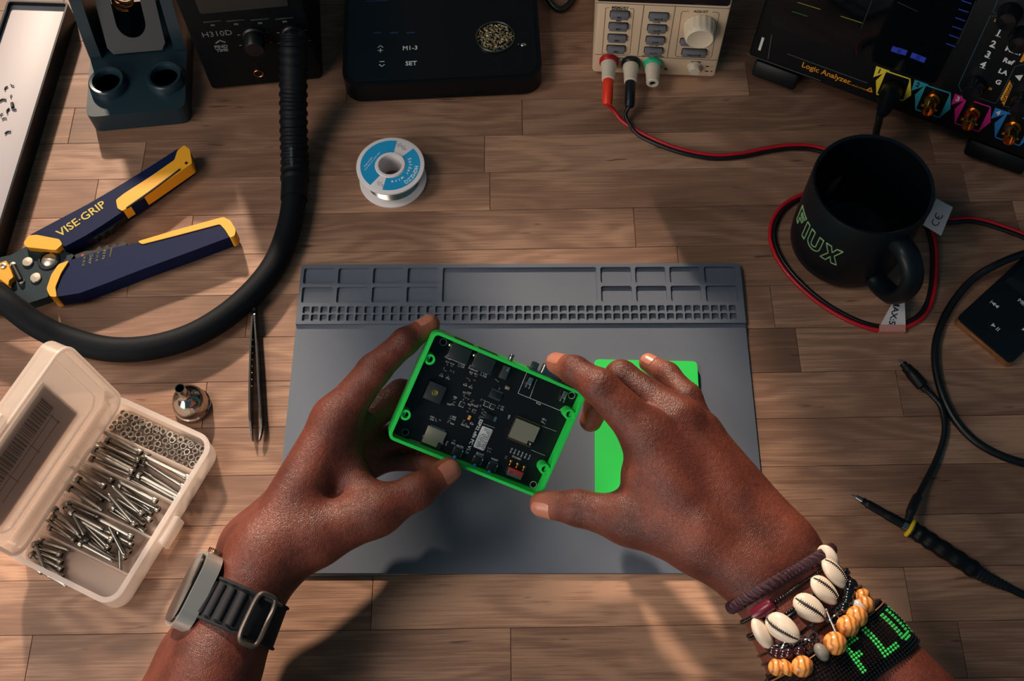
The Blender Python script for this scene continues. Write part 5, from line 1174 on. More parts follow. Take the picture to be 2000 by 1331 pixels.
# ---------------------------------------------------------------- mug
MZ = .086
mc = W(1707, 358, MZ); MR = (W(1827, 358, MZ) - W(1587, 358, MZ)).length / 2
mug = root('mug', 'dark matte mug printed FLUX standing at the right behind the mat', 'mug', (mc.x, mc.y, 0))
M_mug = mat('mug_dark', (7, 17, 24), .45, spec=.25, coat=.06); M_mugin = mat('mug_glaze', (6, 10, 16), .10, spec=.5)
Rb = MR * .985
mb = MB(); mb.lathe([(0, .003), (Rb * .78, .003), (Rb * .80, 0.0), (Rb * .90, .0002), (Rb * .985, .006), (Rb, .014), (MR * .995, .045), (MR, MZ - .002), (MR - .0008, MZ), (MR - .0024, MZ - .0004)], 72, cap=False); mb.obj('body', M_mug, mug, world=False)
mb = MB(); mb.lathe([(MR - .0010, MZ - .0001), (MR - .0030, MZ - .0012), (MR - .0040, MZ - .006), (MR - .0045, .020), (MR - .010, .009), (0, .007)], 72, cap=False); mb.obj('glazed_inside', M_mugin, mug, world=False)
ha = math.radians(-68); hd_ = V((math.cos(ha), math.sin(ha), 0))
prof = [hd_ * (MR - .004) + V((0, 0, .070)), hd_ * (MR + .012) + V((0, 0, .0715)), hd_ * (MR + .025) + V((0, 0, .060)), hd_ * (MR + .027) + V((0, 0, .042)), hd_ * (MR + .020) + V((0, 0, .024)), hd_ * (MR + .006) + V((0, 0, .0155)), hd_ * (MR - .004) + V((0, 0, .0150))]
mb = MB(); mb.tube(catmull(prof, 8), .0068, 16, sx=1.3, up=None); mb.obj('handle', M_mug, mug, world=False)
fl, fw_ = flux_lines(.0195); mb = MB(); r_ = MR + .0002; a0 = math.radians(179); k_ = 1.0
def wrap(x, y, z): a = a0 + x / r_; return V((z * math.cos(a), z * math.sin(a), 0.036 + y))
for L in fl:
    LL = []
    for p, q in zip(L[:-1], L[1:]):
        n_ = max(1, int((V(q) - V(p)).length / .0015)); LL += [(p[0] + (q[0] - p[0]) * i / n_, p[1] + (q[1] - p[1]) * i / n_) for i in range(n_)]
    LL.append(L[-1]); mb.tube([wrap(x, y, r_) for x, y in LL], .00050, 5)
mb.obj('lettering', mat('mug_mint_ink', (150, 190, 140), .55), mug, world=False, label='pale green outline letters FLUX')

# ---------------------------------------------------------------- red and black power lead looped round the mug
M_red = mat('red_wire', (196, 22, 36), .35); M_redp = mat('red_plug', (240, 58, 30), .38)
lead = root('power_lead', 'red and black lead from the power supply looping around the mug', 'cable', W(1560, 300, 0))
nz_ = ps.n
for i, (ma, nm) in enumerate(((M_redp, 'red banana plug'), (mat('black_plug', (12, 18, 28), .35), 'black banana plug'))):
    s0 = plugs[i] - nz_ * .003; e0 = plugs[i] + nz_ * .022 + V((0, 0, -.006)); mb = MB(); mb.tube(catmull([s0, s0 * .5 + e0 * .5 + V((0, 0, .001)), e0], 6), [.0027] * 2 + [.0045] * 9 + [.0042, .0036], 16); mb.obj('plug', ma, lead, label=nm)
e_r = plugs[0] + nz_ * .021 + V((0, 0, -.006)); e_b = plugs[1] + nz_ * .021 + V((0, 0, -.006))
loop_ = [(1250, 262), (1300, 285), (1350, 300), (1400, 307), (1450, 303), (1500, 293), (1550, 287), (1600, 292), (1680, 322), (1760, 372), (1816, 450), (1824, 540), (1804, 612), (1745, 641), (1680, 632), (1600, 588), (1535, 525), (1508, 465), (1522, 415), (1567, 384), (1640, 366), (1725, 378), (1830, 428), (1900, 430), (1960, 446), (2030, 475), (2150, 540), (2330, 590), (2600, 600)]
zs = [.0022] * len(loop_); zs[20] = .0035; zs[21] = .0075; zs[22] = .0060
C_ = [W(x, y, z) for (x, y), z in zip(loop_, zs)]
for i_, p in enumerate(C_):
    q = V((p.x - mc.x, p.y - mc.y, 0)); 
    if q.length < MR + .007: q = q.normalized() * (MR + .007); C_[i_] = V((mc.x + q.x, mc.y + q.y, p.z))
def offset(P, o):
    out = []
    for i, p in enumerate(P):
        d = P[min(i + 1, len(P) - 1)] - P[max(i - 1, 0)]; out.append(p + V((-d.y, d.x, 0)).normalized() * o)
    return out
mb = MB(); mb.tube(catmull([e_r, W(1199, 216, .009), W(1216, 237, .004)] + offset(C_, .0017), 8), .0017, 10); mb.obj('red_wire', M_red, lead)
mb = MB(); mb.tube(catmull([e_b, W(1222, 222, .008), W(1228, 240, .005)] + offset(C_, -.0017), 8), .0017, 10); mb.obj('black_wire', M_cab, lead)
M_tag = mat('tag_white', (214, 206, 208), .6); M_tagp = mat('tag_pink', (206, 140, 128), .5)
def flag(name, C4, ma, par, th=.0003):
    c = [V(p) for p in C4]; n_ = (c[1] - c[0]).cross(c[3] - c[0]).normalized() * th
    mb = MB(); mb.add([p for p in c] + [p - n_ for p in c], [(0, 1, 2, 3), (7, 6, 5, 4), (0, 4, 5, 1), (1, 5, 6, 2), (2, 6, 7, 3), (3, 7, 4, 0)]); return mb.obj(name, ma, par, smooth=False), c
t1, c = flag('paper_tag', [W(1803, 440, .010), W(1838, 461, .010), W(1861, 405, .026), W(1829, 388, .026)], M_tag, lead); t1['label'] = 'white paper tag marked CE'
mid = (c[0] + c[1]) / 2 * .6 + (c[2] + c[3]) / 2 * .4; u_ = (c[3] - c[0]).normalized()
F = frame(mid, u_, (c[0] - c[1])) ; 
if F.to_3x3().col[2].dot(CAM - mid) < 0: F = frame(mid, u_, (c[1] - c[0]))
mb = MB(); n9 = 14
for cx in (-.0028, .0028):
    strokes(mb, [[(cx + .0026 * math.cos(t), .0026 * math.sin(t)) for t in [math.radians(60 + 240 * i / n9) for i in range(n9 + 1)]]], .0007, F @ Tr(.0005, 0, .0002))
strokes(mb, [[(.0002 + .0002, 0), (.0024, 0)]], .0007, F @ Tr(.0005, 0, .0002)); mb.obj('lettering', M_blk, t1, smooth=False)
t2, c = flag('paper_tag', [W(1719, 636, .004), W(1769, 636, .004), W(1767, 591, .016), W(1743, 592, .016)], M_tag, lead); t2['label'] = 'white paper tag marked MAX:5A'
F = frame((c[0] * .34 + c[1] * .16 + c[2] * .28 + c[3] * .22) , (c[0] + c[1] - c[2] - c[3]), (c[1] - c[0]))
mb = MB(); addtext(mb, 'MAX:5A', .0070, F @ Tr(.0010, .0000, .0003), .0001); mb.obj('lettering', M_blk, t2, smooth=False)
t3, c = flag('tape_wrap', [W(1718, 648, .0045), W(1769, 648, .0045), W(1769, 635, .0050), W(1718, 635, .0050)], M_tagp, lead, .0045)

# ---------------------------------------------------------------- media player
PZ = .0085
p1, p2 = W(1867, 621, PZ), W(1975, 712, PZ); e1 = (p2 - p1).normalized(); e2 = V((-e1.y, e1.x, 0)); PWm = (p2 - p1).length; PLm = .100
mp = root('media_player', 'black music player with gold edges lying at the right picture border', 'media player', (p1 + e1 * PWm / 2 + e2 * PLm / 2) * 1, Matrix((e1, e2, V((0, 0, 1)))).transposed())
mp.location.z = 0; mp.matrix_world = Matrix.Translation((mp.matrix_world.translation.x, mp.matrix_world.translation.y, 0)) @ Matrix((e1, e2, V((0, 0, 1)))).transposed().to_4x4()
MI_ = mp.matrix_world.inverted()
mb = MB(); mb.prism(rrect(PWm, PLm, .004, 4), .0006, PZ - .0016, .0008, 2, bottom=True); mb.obj('gold_frame', mat('gold_metal', (206, 160, 112), .3, .9), mp, world=False)
mb = MB(); mb.prism(rrect(PWm - .0006, PLm - .0006, .004, 4), PZ - .0016, PZ, .0005, 2); mb.obj('black_face', mat('player_face', (8, 14, 20), .14, spec=.5), mp, world=False)
mb = MB(); mb.prism(rrect(PWm * .82, PLm * .36, .002, 3, 0, PLm * .22), PZ - .0001, PZ + .0002); mb.obj('player_screen', mat('player_screen', (16, 26, 32), .05, spec=.6), mp, world=False)
def mu(px, py): p = MI_ @ W(px, py, PZ); return p.x, p.y
mb = MB(); cxy = mu(1985, 622); strokes(mb, [ringpts(.0225, 40, *cxy)], .0003, Tr(0, 0, PZ)); mb.obj('click_wheel', mat('wheel_dark', (18, 26, 32), .4), mp, world=False, smooth=False)
mb = MB(); k = .0016
def tri(x, y, s_=1): mb.prism([(x - k * s_, y + k), (x - k * s_, y - k), (x + k * s_, y)][::s_], PZ, PZ + .0002)
u, v = mu(1939, 592); tri(u + .0005, v, -1); tri(u + .0036, v, -1); mb.box((u - .0015, v, PZ + .0001), (.0005, .0032, .0002))
u, v = mu(1945, 640); tri(u - .002, v, 1); mb.box((u + .0012, v, PZ + .0001), (.0006, .0032, .0002)); mb.box((u + .0026, v, PZ + .0001), (.0006, .0032, .0002))
addtext(mb, 'MENU', .0046, Tr(*mu(2002, 596), PZ + .0001), .0001); u, v = mu(2001, 645); tri(u, v, 1); tri(u + .003, v, 1); mb.obj('key_marks', M_w, mp, world=False, smooth=False)
q0, q1 = MI_ @ W(1893, 652, PZ * .55), MI_ @ W(1941, 690, PZ * .55); mb = MB(); mb.box(((q0.x + q1.x) / 2, -PLm / 2 - .0001, .0038), (abs(q1.x - q0.x), .0006, .0024), .0002); mb.obj('dock_slot', mat('gold_slot', (170, 130, 92), .35, .8), mp, world=False)

# ---------------------------------------------------------------- cables and the scope probe on the right
mb = MB(); P_ = [W(2080, 478, .013), W(2000, 496, .0125), (W(1945, 518, .0125)), W(1900, 546, .006), W(1862, 590, .0032), W(1836, 640, .003), W(1826, 690, .003), W(1834, 750, .003), W(1860, 812, .003), W(1900, 858, .003), W(1950, 888, .003), W(2010, 908, .003), W(2100, 930, .003), W(2300, 950, .003), W(2600, 930, .003)]
mb.tube(catmull(P_, 10), .0030, 12); o = mb.obj('round_cable', M_cab); tag(o, 'thick black cable curving round the left side of the media player', 'cable')
probe = root('scope_probe', 'black oscilloscope probe with yellow ring and ground clip on the right', 'probe', W(1778, 1030, 0))
pz = .010
mb = MB(); P_ = [W(1662, 966, .012), W(1672, 971, .012)]; mb.tube(P_, [.0002, .0007], 8); mb.tube([W(1672, 971, .012), W(1684, 978, .012)], [.0016, .0020], 12); tipo = mb.obj('probe_tip', M_steel, probe)
mb = MB(); mb.tube(catmull([W(1684, 978, .012), W(1700, 988, .0115), W(1735, 1008, .011), W(1764, 1024, .0105)], 8), [.0024] * 6 + [.0030] * 10 + [.0034] * 9, 14); mb.obj('probe_nose', M_sc, probe)
mb = MB(); mb.tube([W(1764, 1024, .0105), W(1773, 1029, .0105)], [.0042, .0042], 16); mb.obj('ground_collar', M_steel, probe)
mb = MB(); A, B = W(1774, 1030, .0105), W(1781, 1034, .0105); mb.tube([A, A * .7 + B * .3, A * .3 + B * .7, B], [.0060, .0068, .0068, .0060], 22); mb.obj('yellow_ring', mat('ring_yellow', (236, 198, 30), .4), probe, label='yellow ring')
mb = MB(); P_ = catmull([W(1781, 1034, .0105), W(1800, 1046, .0105), W(1830, 1066, .010), W(1870, 1092, .0095), W(1905, 1115, .008)], 8); mb.tube(P_, [.0060 + .0004 * math.sin(i * 1.1) for i in range(len(P_))], 16); mb.obj('probe_handle', M_sc, probe)
mb = MB(); P_ = catmull([W(1900, 1112, .008), W(1930, 1130, .006), W(1965, 1146, .004), W(2010, 1166, .0032), W(2100, 1190, .003), W(2300, 1210, .003), W(2600, 1190, .003)], 14); k = len(P_); mb.tube(P_, [max(.0028, .0054 - .00008 * i) + (.0004 if i % 3 == 0 and i < 28 else 0) for i in range(k)], 12); mb.obj('probe_cable', M_cab, probe)
mb = MB(); P_ = catmull([W(1773, 1020, .014), W(1779, 1000, .014), W(1790, 975, .010), W(1808, 940, .006), W(1828, 900, .0035), W(1842, 860, .003), W(1845, 830, .003), W(1838, 796, .003), W(1824, 776, .0035), W(1808, 760, .005)], 8); k = len(P_)
mb.tube(P_, [.0034 if 6 < i < 18 else .0022 + (.0006 if i <= 6 else 0) for i in range(k)], 10); mb.obj('ground_lead', M_cab, probe)
mb = MB(); mb.tube(catmull([W(1810, 763, .006), W(1798, 750, .007), W(1783, 733, .007), W(1770, 718, .006), W(1763, 710, .006)], 5), [.0030] * 4 + [.0046] * 8 + [.0040] * 4 + [.0028] * 5, 14); cl_ = mb.obj('clip_sleeve', M_sc, probe)
for s_ in (-1, 1): mb = MB(); mb.tube([W(1764 + s_, 711, .006 + s_ * .0012), W(1756 + s_ * 1.5, 703, .006 + s_ * .0008)], [.0012, .0009], 8); mb.obj('clip_jaw', M_steel, cl_)
# ---------------------------------------------------------------- watch and bracelets
class Limb:
    def __init__(s, chains, c0, c1, lat):
        s.ch = chains; s.c0, s.c1 = V(c0), V(c1); s.a = (s.c1 - s.c0).normalized(); s.len = (s.c1 - s.c0).length
        l = V(lat); s.l = (l - s.a * l.dot(s.a)).normalized(); s.u = s.l.cross(s.a); s.u = s.u if s.u.z > 0 else -s.u
        s.T0, s.T1, s.nt, s.nh = -.35, 1.75, 64, 120
        ts = np.linspace(s.T0, s.T1, s.nt)[:, None]; hs = np.linspace(0, 2 * np.pi, s.nh, endpoint=False)[None]
        c = [s.c0[i] + s.a[i] * ts * s.len for i in range(3)]; d = [s.l[i] * np.cos(hs) + s.u[i] * np.sin(hs) for i in range(3)]
        lo = np.full((s.nt, s.nh), .004); hi = np.full((s.nt, s.nh), .07)
        for _ in range(18):
            m_ = (lo + hi) / 2; X, Y, Z = (c[i] + d[i] * m_ for i in range(3)); f = None
            for ch in s.ch:
                e = chain_d(X, Y, Z, ch, .008); f = e if f is None else smin(f, e, .012)
            lo = np.where(f < 0, m_, lo); hi = np.where(f < 0, hi, m_)
        s.R = lo.tolist()
    def pt(s, t, th, off=0.):
        x = min(max((t - s.T0) / (s.T1 - s.T0) * (s.nt - 1), 0), s.nt - 1.001); y = (th / (2 * math.pi) * s.nh) % s.nh
        i, j = int(x), int(y) % s.nh; fx, fy = x - i, y - int(y); j2 = (j + 1) % s.nh; R = s.R
        r = (R[i][j] * (1 - fy) + R[i][j2] * fy) * (1 - fx) + (R[i + 1][j] * (1 - fy) + R[i + 1][j2] * fy) * fx
        d = s.l * math.cos(th) + s.u * math.sin(th); return s.c0 + s.a * (t * s.len) + d * (r + off), d
    def loop(s, t, off, n=48): return [s.pt(t, 2 * math.pi * i / n, off)[0] for i in range(n)]
    def at(s, px, py, off, t0=-.2, t1=1.5):
        best = None
        for tn, hn, tr, hr in ((24, 24, (t0, t1), (-.5, 3.64)), (9, 9, None, None), (9, 9, None, None)):
            if tr is None: dt, dh = (lt / 1.0, lh / 1.0); tr = (best[1] - dt, best[1] + dt); hr = (best[2] - dh, best[2] + dh)
            for i in range(tn):
                for j in range(hn):
                    t = tr[0] + (tr[1] - tr[0]) * i / (tn - 1); h = hr[0] + (hr[1] - hr[0]) * j / (hn - 1)
                    p, d = s.pt(t, h, off); q = p - CAM; w_ = q.dot(CF); e = (IW / 2 + FPX * q.dot(CR) / w_ - px) ** 2 + (IH / 2 - FPX * q.dot(CU) / w_ - py) ** 2
                    if d.dot(CAM - p) < 0: e += 4000
                    if best is None or e < best[0]: best = (e, t, h)
            lt = (tr[1] - tr[0]) / (tn - 1); lh = (hr[1] - hr[0]) / (hn - 1)
        p, d = s.pt(best[1], best[2], off); return p, d, best[1], best[2]
LL = Limb(Lpalm[:2], (Lw_r[0] + Lw_u[0]) / 2, (Lpalm[0][2][0] + Lpalm[1][2][0]) / 2, V((-1, .3, 0)))
RL = Limb(Rpalm[:2], (Rw_r[0] + Rw_u[0]) / 2, (Rpalm[0][2][0] + Rpalm[1][2][0]) / 2, V(Rw_u[0] - Rw_r[0]))
# --- watch on the left wrist
p, d, t_w, th_w = LL.at(430, 1176, .003); th_w = .86
p, d = LL.pt(t_w, th_w, .0012)
watch = root('wrist_watch', 'steel smartwatch with black woven strap on the left wrist', 'watch', p)
ax_ = LL.a; nrm = (LL.l * math.cos(.52) + LL.u * math.sin(.52)).normalized(); nrm = (nrm - ax_ * nrm.dot(ax_)).normalized(); tw_ = ax_.cross(nrm)
WM = Matrix((ax_, tw_, nrm)).transposed().to_4x4(); WM.translation = p + nrm * .0050
M_ti = mat('titanium', (196, 190, 182), .30, .6)
mb = MB(WM); mb.prism(rrect(.0480, .0400, .0125, 8), -.0050, .0050, .0026, 4, bottom=True); wc = mb.obj('watch_case', M_ti, watch)
mb = MB(WM); mb.prism(rrect(.0435, .0355, .0110, 8), .0048, .0064, .0010, 3); mb.obj('watch_glass', mat('watch_glass', (8, 9, 11), .04, spec=.8), watch)
mb = MB(WM); 
crown_side = -1
mb.lathe([(.0038, 0), (.0042, .0006), (.0042, .0030), (.0036, .0036), (0, .0036)], 24, T=Matrix.Translation((-.0232, .004 * crown_side, 0)) @ Matrix.Rotation(-math.pi / 2, 4, 'Y'))
for i in range(20): a = 2 * math.pi * i / 20; mb.box((-.0258, .004 * crown_side + .0042 * math.cos(a), .0042 * math.sin(a)), (.0026, .0005, .0005))
mb.obj('crown', mat('crown_copper', (196, 150, 120), .3, 1.), wc)
mb = MB(WM); mb.box((-.006, .0199, -.0008), (.020, .0014, .0032), .0006); mb.obj('side_button', M_ti, wc)
M_strap = mat('strap_black', (14, 17, 25), .8, bump=.5, bscale=2400)
def band(limb, t0, t1, off, th0, th1, n=60, thick=.0016):
    vs = []; fs = []; closed = abs(th1 - th0) > 6.2
    m_ = n if closed else n + 1
    for i in range(m_):
        th = th0 + (th1 - th0) * i / n
        for (t, o) in ((t0, off), (t0, off + thick), (t1, off + thick), (t1, off)): vs.append(limb.pt(t, th, o)[0])
    for i in range(n):
        j = (i + 1) % m_
        for q in range(4): fs.append((i * 4 + q, i * 4 + (q + 1) % 4, j * 4 + (q + 1) % 4, j * 4 + q))
    if not closed: fs += [(0, 1, 2, 3), tuple((m_ - 1) * 4 + q for q in (3, 2, 1, 0))]
    return MB().add(vs, fs)
dw = .0135 / LL.len
strap = band(LL, t_w - dw, t_w + dw, .0004, 0, 2 * math.pi, 64).obj('strap', M_strap, watch, ang=30)
for sg in (-1, 1):
    mb = MB(); c = t_w + sg * dw * .92; mb.tube([LL.pt(c, 2 * math.pi * i / 64, .0022)[0] for i in range(64)], .0011, 6, closed=True); mb.obj('strap_edge', M_strap, strap)
M_rib = mat('strap_rib', (30, 29, 36), .85, bump=.5, bscale=2400)
for k in range(4):
    th = 1.36 + k * .18
    mb = MB(); P_ = [LL.pt(t_w + dw * q, th, .0020)[0] for q in (-.74, -.4, 0, .4, .74)]; mb.tube(P_, .0026, 10, sx=1.0); mb.obj('strap_rib', M_rib, strap)
mb = MB(); th = 1.20; P_ = [LL.pt(t_w + dw * q, th, .0026)[0] for q in (-.95, 0, .95)]; mb.tube(catmull(P_, 4), .0030, 10); mb.obj('strap_lug', M_ti, wc)
# G-hook buckle
pB, dB, tB, thB = LL.at(548, 1222, .0048)
tB = t_w + .05 * dw; thB = 2.20
def oblong(th_c, half_th, half_t, off): 
    out = []
    for i in range(28):
        a = 2 * math.pi * i / 28; sx = math.copysign(abs(math.cos(a)) ** .45, math.cos(a)); sy = math.copysign(abs(math.sin(a)) ** .45, math.sin(a)); out.append(LL.pt(tB + sy * half_t, th_c + sx * half_th, off)[0])
    return out
mb = MB(); mb.tube(oblong(thB + .02, .15, dw * 1.12, .0046), .0016, 8, closed=True); mb.obj('hook_buckle', mat('buckle_steel', (120, 108, 98), .35, .8), watch)
mb = MB(); mb.tube(catmull([LL.pt(tB - dw * .95, thB + .30 - .16 * q, .0040)[0] for q in range(3)], 4), .0013, 8); mb.obj('hook_end', MATS['buckle_steel'], watch)

# --- bracelets on the right wrist
wp = RL.c0
def brace(name, label): return root(name, label, 'bracelet', RL.c0)
# maroon braided cord
mc_ = brace('braided_bracelet', 'maroon braided cord bracelet nearest the right hand'); _, _, tm, _ = RL.at(1535, 1128, .003)
M_mar = mat('maroon_cord', (70, 20, 38), .75, bump=.6, bscale=1600); M_mar2 = mat('maroon_cord_dark', (26, 9, 17), .75, bump=.6, bscale=1600)
base = [RL.pt(tm + .03 * math.cos(2 * math.pi * i / 160), 2 * math.pi * i / 160, .0034) for i in range(160)]
for k in range(4):
    P_ = []
    for i, (p, d) in enumerate(base):
        ph = 2 * math.pi * (i * 26 / 160 + k / 4); P_.append(p + d * (.0018 * math.sin(ph)) + RL.a * (.0026 * math.sin(ph / 1 + (k % 2) * math.pi / 2) if False else .0024 * math.cos(ph)))
    mb = MB(); mb.tube(P_, .0019, 7, closed=True); mb.obj('cord_strand', M_mar if k % 2 == 0 else M_mar2, mc_)
pk, dk, tk, hk = RL.at(1490, 1192, .0042); tg = (RL.pt(tk, hk + .1, .0042)[0] - RL.pt(tk, hk - .1, .0042)[0]).normalized(); mb = MB(); mb.tube([pk - tg * .007, pk - tg * .005, pk + tg * .005, pk + tg * .007], [.0036, .0042, .0042, .0036], 14); mb.obj('cord_bead', mat('maroon_gloss', (92, 20, 36), .25), mc_)
# black seed-bead strands
bs = brace('bead_strand_bracelet', 'thin sparkling black seed-bead strands between maroon cord and cowrie shells'); M_sb = mat('black_seed_bead', (10, 11, 14), .12, spec=.8)
for (px_, py_) in ((1552, 1150), (1566, 1178)):
    _, _, ts, _ = RL.at(px_, py_, .0015); mb = MB()
    for i in range(110): p, d = RL.pt(ts, 2 * math.pi * i / 110, .0014); mb.ball(p, .0012, 7, 5)
    mb.obj('seed_bead_strand', M_sb, bs, kind='stuff')
# cowrie shells
cw = brace('cowrie_bracelet', 'cream cowrie shell bracelet on black cord around the right wrist'); M_cow = mat('cowrie_cream', (222, 204, 184), .28, var=.06, vscale=200); M_slit = mat('cowrie_slit', (16, 14, 16), .6)
_, _, tcw, _ = RL.at(1575, 1180, .004); mb = MB(); mb.tube(RL.loop(tcw, .0012), .0011, 8, closed=True); mb.obj('black_cord', M_sb, cw)
for i, (px_, py_, sc__, rot, slit) in enumerate(((1629, 1121, 1.0, -8, 1), (1611, 1154, 1.0, -14, 1), (1581, 1189, 1.02, -20, 1), (1529, 1228, 1.08, -24, 1), (1490, 1236, 1.0, 8, 0), (1618, 1090, .8, 0, 0))):
    p, d, t, h = RL.at(px_, py_, .0042); xa = (RL.a - d * RL.a.dot(d)).normalized(); T = frame(p, xa, d.cross(xa)) @ Rz(math.radians(-rot))
    if not slit: T = T @ RX(math.radians(70 if i == 4 else -70))
    mb = MB(T); vs = []; fs = []; nu, nv = 20, 14
    L_, Wd_, Hh = .0105 * sc__, .0072 * sc__, .0050 * sc__
    mb.ball((0, 0, 0), 1., 22, 14, sq=(1, 1, 1)); 
    for q in range(len(mb.v)): pass
    V0 = mb.v; mb.v = []; TI_ = T.inverted()
    for v in V0:
        v = TI_ @ v; taper = 1 - .14 * v.x; y = v.y * Wd_ * taper; x = v.x * L_; z = v.z * Hh * (1.0 if v.z > 0 else .8)
        g = math.exp(-((y - .0004 * math.sin(x * 260)) / .0011) ** 2); z -= g * .0012 * (1 if v.z > 0 else 0); mb.v.append(T @ V((x, y, z)))
    o = mb.obj('cowrie_shell', M_cow, cw, ang=80)
    mb = MB(T); P_ = [(-L_ * .93 + 2 * L_ * .93 * k / 16, .0004 * math.sin((-L_ * .93 + 2 * L_ * .93 * k / 16) * 260), Hh * math.sqrt(max(0, 1 - ((-.93 + 1.86 * k / 16)) ** 2)) - .0007) for k in range(17)]
    mb.tube(P_, [.0004 + .00055 * math.sin(math.pi * min(1, max(0, k / 16))) for k in range(17)], 6); mb.obj('shell_slit', M_slit, o)
    mb = MB(T)
    for k in range(2, 15):
        x, y, z = P_[k]
        for s_ in (-1, 1): mb.box((x, y + s_ * .0013, z + .0004), (.00035, .0014, .0005), .0001)
    mb.obj('shell_teeth', M_cow, o)
# chain with ring
chn = brace('chain_bracelet', 'silver chain bracelet with a large split ring between shells and wooden beads'); M_sil = mat('silver_chain', (170, 168, 166), .2, 1.)
pts = [(1515, 1268), (1528, 1264), (1541, 1260), (1553, 1256), (1565, 1252), (1577, 1248), (1588, 1245)]
P_ = [RL.at(*q, .0025) for q in pts] + [RL.at(*q, .003) for q in ((1632, 1200), (1640, 1192), (1648, 1186), (1630, 1212))]
for i, (p, d, t, h) in enumerate(P_):
    nx = P_[min(i + 1, len(P_) - 1)][0]; pv = P_[max(i - 1, 0)][0]; tg = (nx - pv).normalized() if (nx - pv).length > 1e-6 else RL.a; side = d.cross(tg).normalized(); up_ = d if i % 2 == 0 else side; sd_ = side if i % 2 == 0 else d
    mb = MB(); mb.tube([p + tg * (.0032 * math.cos(a)) + sd_ * (.0021 * math.sin(a)) for a in [2 * math.pi * k / 16 for k in range(16)]], .0006, 6, closed=True); mb.obj('chain_link', M_sil, chn)
p, d, t, h = RL.at(1606, 1230, .003); xa = RL.a; ya = d.cross(xa).normalized(); mb = MB(); mb.tube([p + xa * (.0062 * math.cos(a)) + ya * (.0062 * math.sin(a)) for a in [2 * math.pi * k / 32 for k in range(32)]], .0005, 6, closed=True); mb.obj('split_ring', M_sil, chn)
mb = MB(); A, B = RL.at(1614, 1192, .006)[0], RL.at(1632, 1236, .006)[0]; mb.tube([A, B], [.0008, .0010], 8); mb.ball(A, .0012, 8, 6); mb.obj('clasp_pin', M_sil, chn)
# dark maroon glossy beads
dbr = brace('dark_bead_bracelet', 'strand of glossy dark maroon beads below the silver chain'); M_db = mat('maroon_bead', (46, 14, 20), .14, spec=.7)
for (x, y, r) in ((1501, 1262, .0030), (1509, 1272, .0034), (1519, 1278, .0036), (1530, 1279, .0036), (1541, 1277, .0036), (1562, 1274, .0038)):
    p, d, t, h = RL.at(x, y, .003); mb = MB(); mb.ball(p, r, 14, 10); mb.obj('glossy_bead', M_db, dbr)
mb = MB(); mb.tube(RL.loop(RL.at(1535, 1277, .002)[2], .001), .0006, 6, closed=True); mb.obj('elastic_cord', M_sb, dbr)
# black round beads
bbr = brace('black_bead_bracelet', 'strand of round glossy black beads beside the uppermost cowrie shell')
for (x, y) in ((1662, 1143), (1658, 1158), (1655, 1174), (1648, 1188)):
    p, d, t, h = RL.at(x, y, .0036); mb = MB(); mb.ball(p, .0040, 16, 10); mb.obj('round_bead', M_sb, bbr)
mb = MB(); mb.tube(RL.loop(RL.at(1655, 1170, .002)[2], .001), .0006, 6, closed=True); mb.obj('elastic_cord', M_sb, bbr)
# carved wooden beads
def bead_wood():
    m = bpy.data.materials.new('orange_bead_wood'); m.use_nodes = True; nt = m.node_tree; b = nt.nodes['Principled BSDF']; tc = nt.nodes.new('ShaderNodeTexCoord'); wv = nt.nodes.new('ShaderNodeTexWave'); wv.inputs['Scale'].default_value = 90; wv.inputs['Distortion'].default_value = 5; wv.inputs['Detail'].default_value = 3; wv.inputs['Detail Scale'].default_value = 1.2
    nt.links.new(tc.outputs['Object'], wv.inputs['Vector']); cr = nt.nodes.new('ShaderNodeValToRGB'); cr.color_ramp.elements[0].color = (*lin((176, 100, 44)), 1); cr.color_ramp.elements[1].color = (*lin((228, 158, 84)), 1); cr.color_ramp.elements[0].position = .1; cr.color_ramp.elements[1].position = .6
    nt.links.new(wv.outputs['Fac'], cr.inputs[0]); nt.links.new(cr.outputs[0], b.inputs['Base Color']); b.inputs['Roughness'].default_value = .28; return m
M_bw = bead_wood(); wbr = brace('wooden_bead_bracelet', 'bracelet of round striped orange wooden beads and small stones')
for i, (x, y, r, sq) in enumerate(((1518, 1304, .0052, (1, 1, 1)), (1537, 1305, .0054, (.6, 1, 1)), (1567, 1302, .0064, (1, 1, .95)), (1631, 1258, .0068, (1, 1, 1)), (1656, 1224, .0068, (1, 1, .95)), (1673, 1205, .0064, (1, 1, 1)), (1690, 1182, .0056, (.8, 1, 1)), (1683, 1164, .0050, (1, 1, .8)))):
    p, d, t, h = RL.at(x, y, r * .9); tg = (RL.pt(t, h + .1, r)[0] - RL.pt(t, h - .1, r)[0]).normalized()
    mb = MB(); T = frame((0, 0, 0), tg, d); mb.ball((0, 0, 0), r, 22, 14, sq=sq, T=T); o = mb.obj('wooden_bead', M_bw, wbr, world=False); o.location = wbr.matrix_world.inverted() @ p
M_stn = mat('grey_stone', (120, 116, 108), .5, var=.5, vscale=900); M_prl = mat('pearl_stone', (190, 182, 180), .25)
for (x, y, r, sq, ma) in ((1605, 1275, .0042, (1.35, 1, .9), M_stn), (1647, 1239, .0030, (1.1, .9, .9), mat('brass_stone', (150, 132, 104), .35, .5)), (1680, 1188, .0042, (1.3, .9, .9), M_prl)):
    p, d, t, h = RL.at(x, y, r); mb = MB(); mb.ball((0, 0, 0), r, 14, 10, sq=sq, T=frame((0, 0, 0), RL.a, d)); o = mb.obj('stone_bead', ma, wbr, world=False); o.location = wbr.matrix_world.inverted() @ p
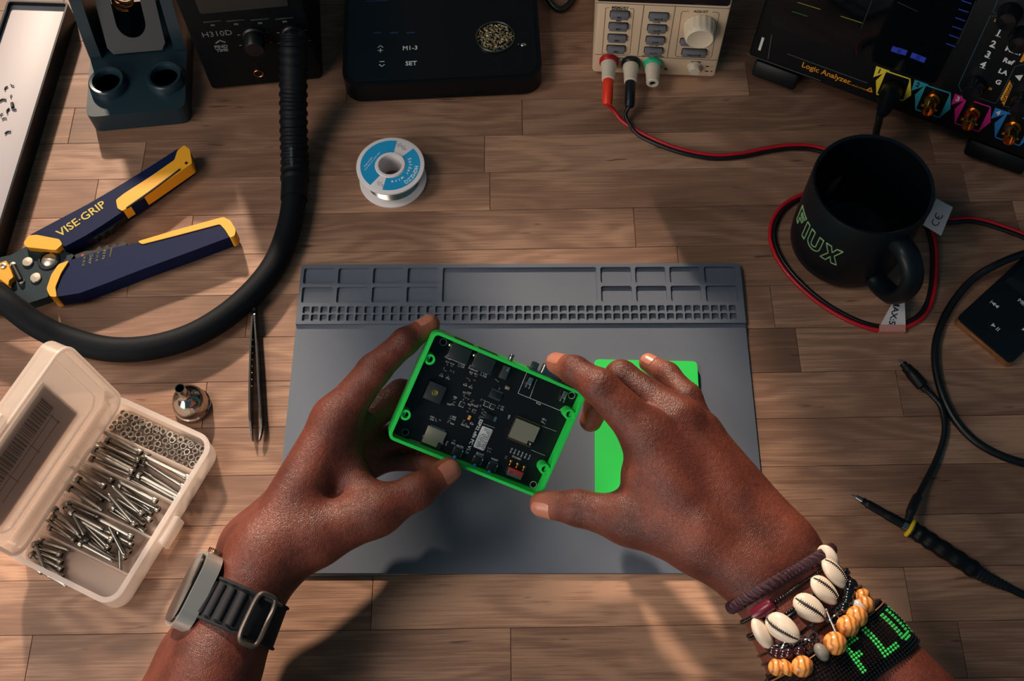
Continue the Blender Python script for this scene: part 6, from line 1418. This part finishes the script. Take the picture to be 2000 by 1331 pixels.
mb = MB(); mb.tube(RL.loop(RL.at(1605, 1270, .002)[2], .0030), .0005, 6, closed=True); mb.obj('elastic_cord', mat('thread_brown', (150, 96, 62), .6), wbr)
# beaded cuff with green letters
cf = brace('beaded_cuff', 'wide black seed-bead cuff with green bead letters FLU on the right forearm')
_, _, t0_, _ = RL.at(1668, 1252, .001); 
NA, PT = 16, .00205
tF = t0_ - 4.0 * PT / RL.len
M_cb = mat('cuff_black_bead', (9, 10, 13), .22, spec=.7); M_gb = mat('cuff_green_bead', (60, 200, 96), .35)
band(RL, tF - .6 * PT / RL.len, tF + (NA - .4) * PT / RL.len, .0002, 0, 2 * math.pi, 72, .0009).obj('cuff_backing', mat('cuff_thread', (8, 8, 10), .8), cf)
font = {'F': ['111111', '111111', '11....', '11....', '1111..', '1111..', '11....', '11....', '11....', '11....'], 'L': ['11....', '11....', '11....', '11....', '11....', '11....', '11....', '11....', '111111', '111111'], 'U': ['11..11', '11..11', '11..11', '11..11', '11..11', '11..11', '11..11', '11..11', '111111', '.1111.'], 'X': ['11..11', '11..11', '.1111.', '..11..', '..11..', '..11..', '.1111.', '11..11', '11..11', '11..11']}
_, _, _, hF = RL.at(1652, 1268, .001); _, _, _, hU = RL.at(1715, 1225, .001)
sgn = 1 if hU > hF else -1; letters = {}
x_ = 0
for chh in 'FLUX':
    for r_i, row in enumerate(font[chh]):
        for c_i, q in enumerate(row):
            if q == '1': letters[(x_ + c_i, r_i + 3)] = 1
    x_ += 8
gb = MB(); kb = MB(); circ = 0.; dth = .045
# even spacing round the arm
ths = []; th = hF - sgn * .02; 
def step(th, sg):
    p0 = RL.pt(t0_, th, .0018)[0]; q0 = RL.pt(t0_, th + sg * .03, .0018)[0]; return th + sg * .03 * PT / max((q0 - p0).length, 1e-6)
cols = {0: th}; cur = th
for k in range(1, 40): cur = step(cur, sgn); cols[k] = cur
cur = th
for k in range(1, 30): cur = step(cur, -sgn); cols[-k] = cur
for k, th in cols.items():
    if math.sin(th) < -.35: continue
    for r_i in range(NA):
        p, d = RL.pt(tF + r_i * PT / RL.len, th, .0018); (gb if (k, r_i) in letters else kb).ball(p, .00102, 6, 4)
kb.obj('black_seed_beads', M_cb, cf, kind='stuff'); gb.obj('green_seed_beads', M_gb, cf, kind='stuff', label='green bead letters')
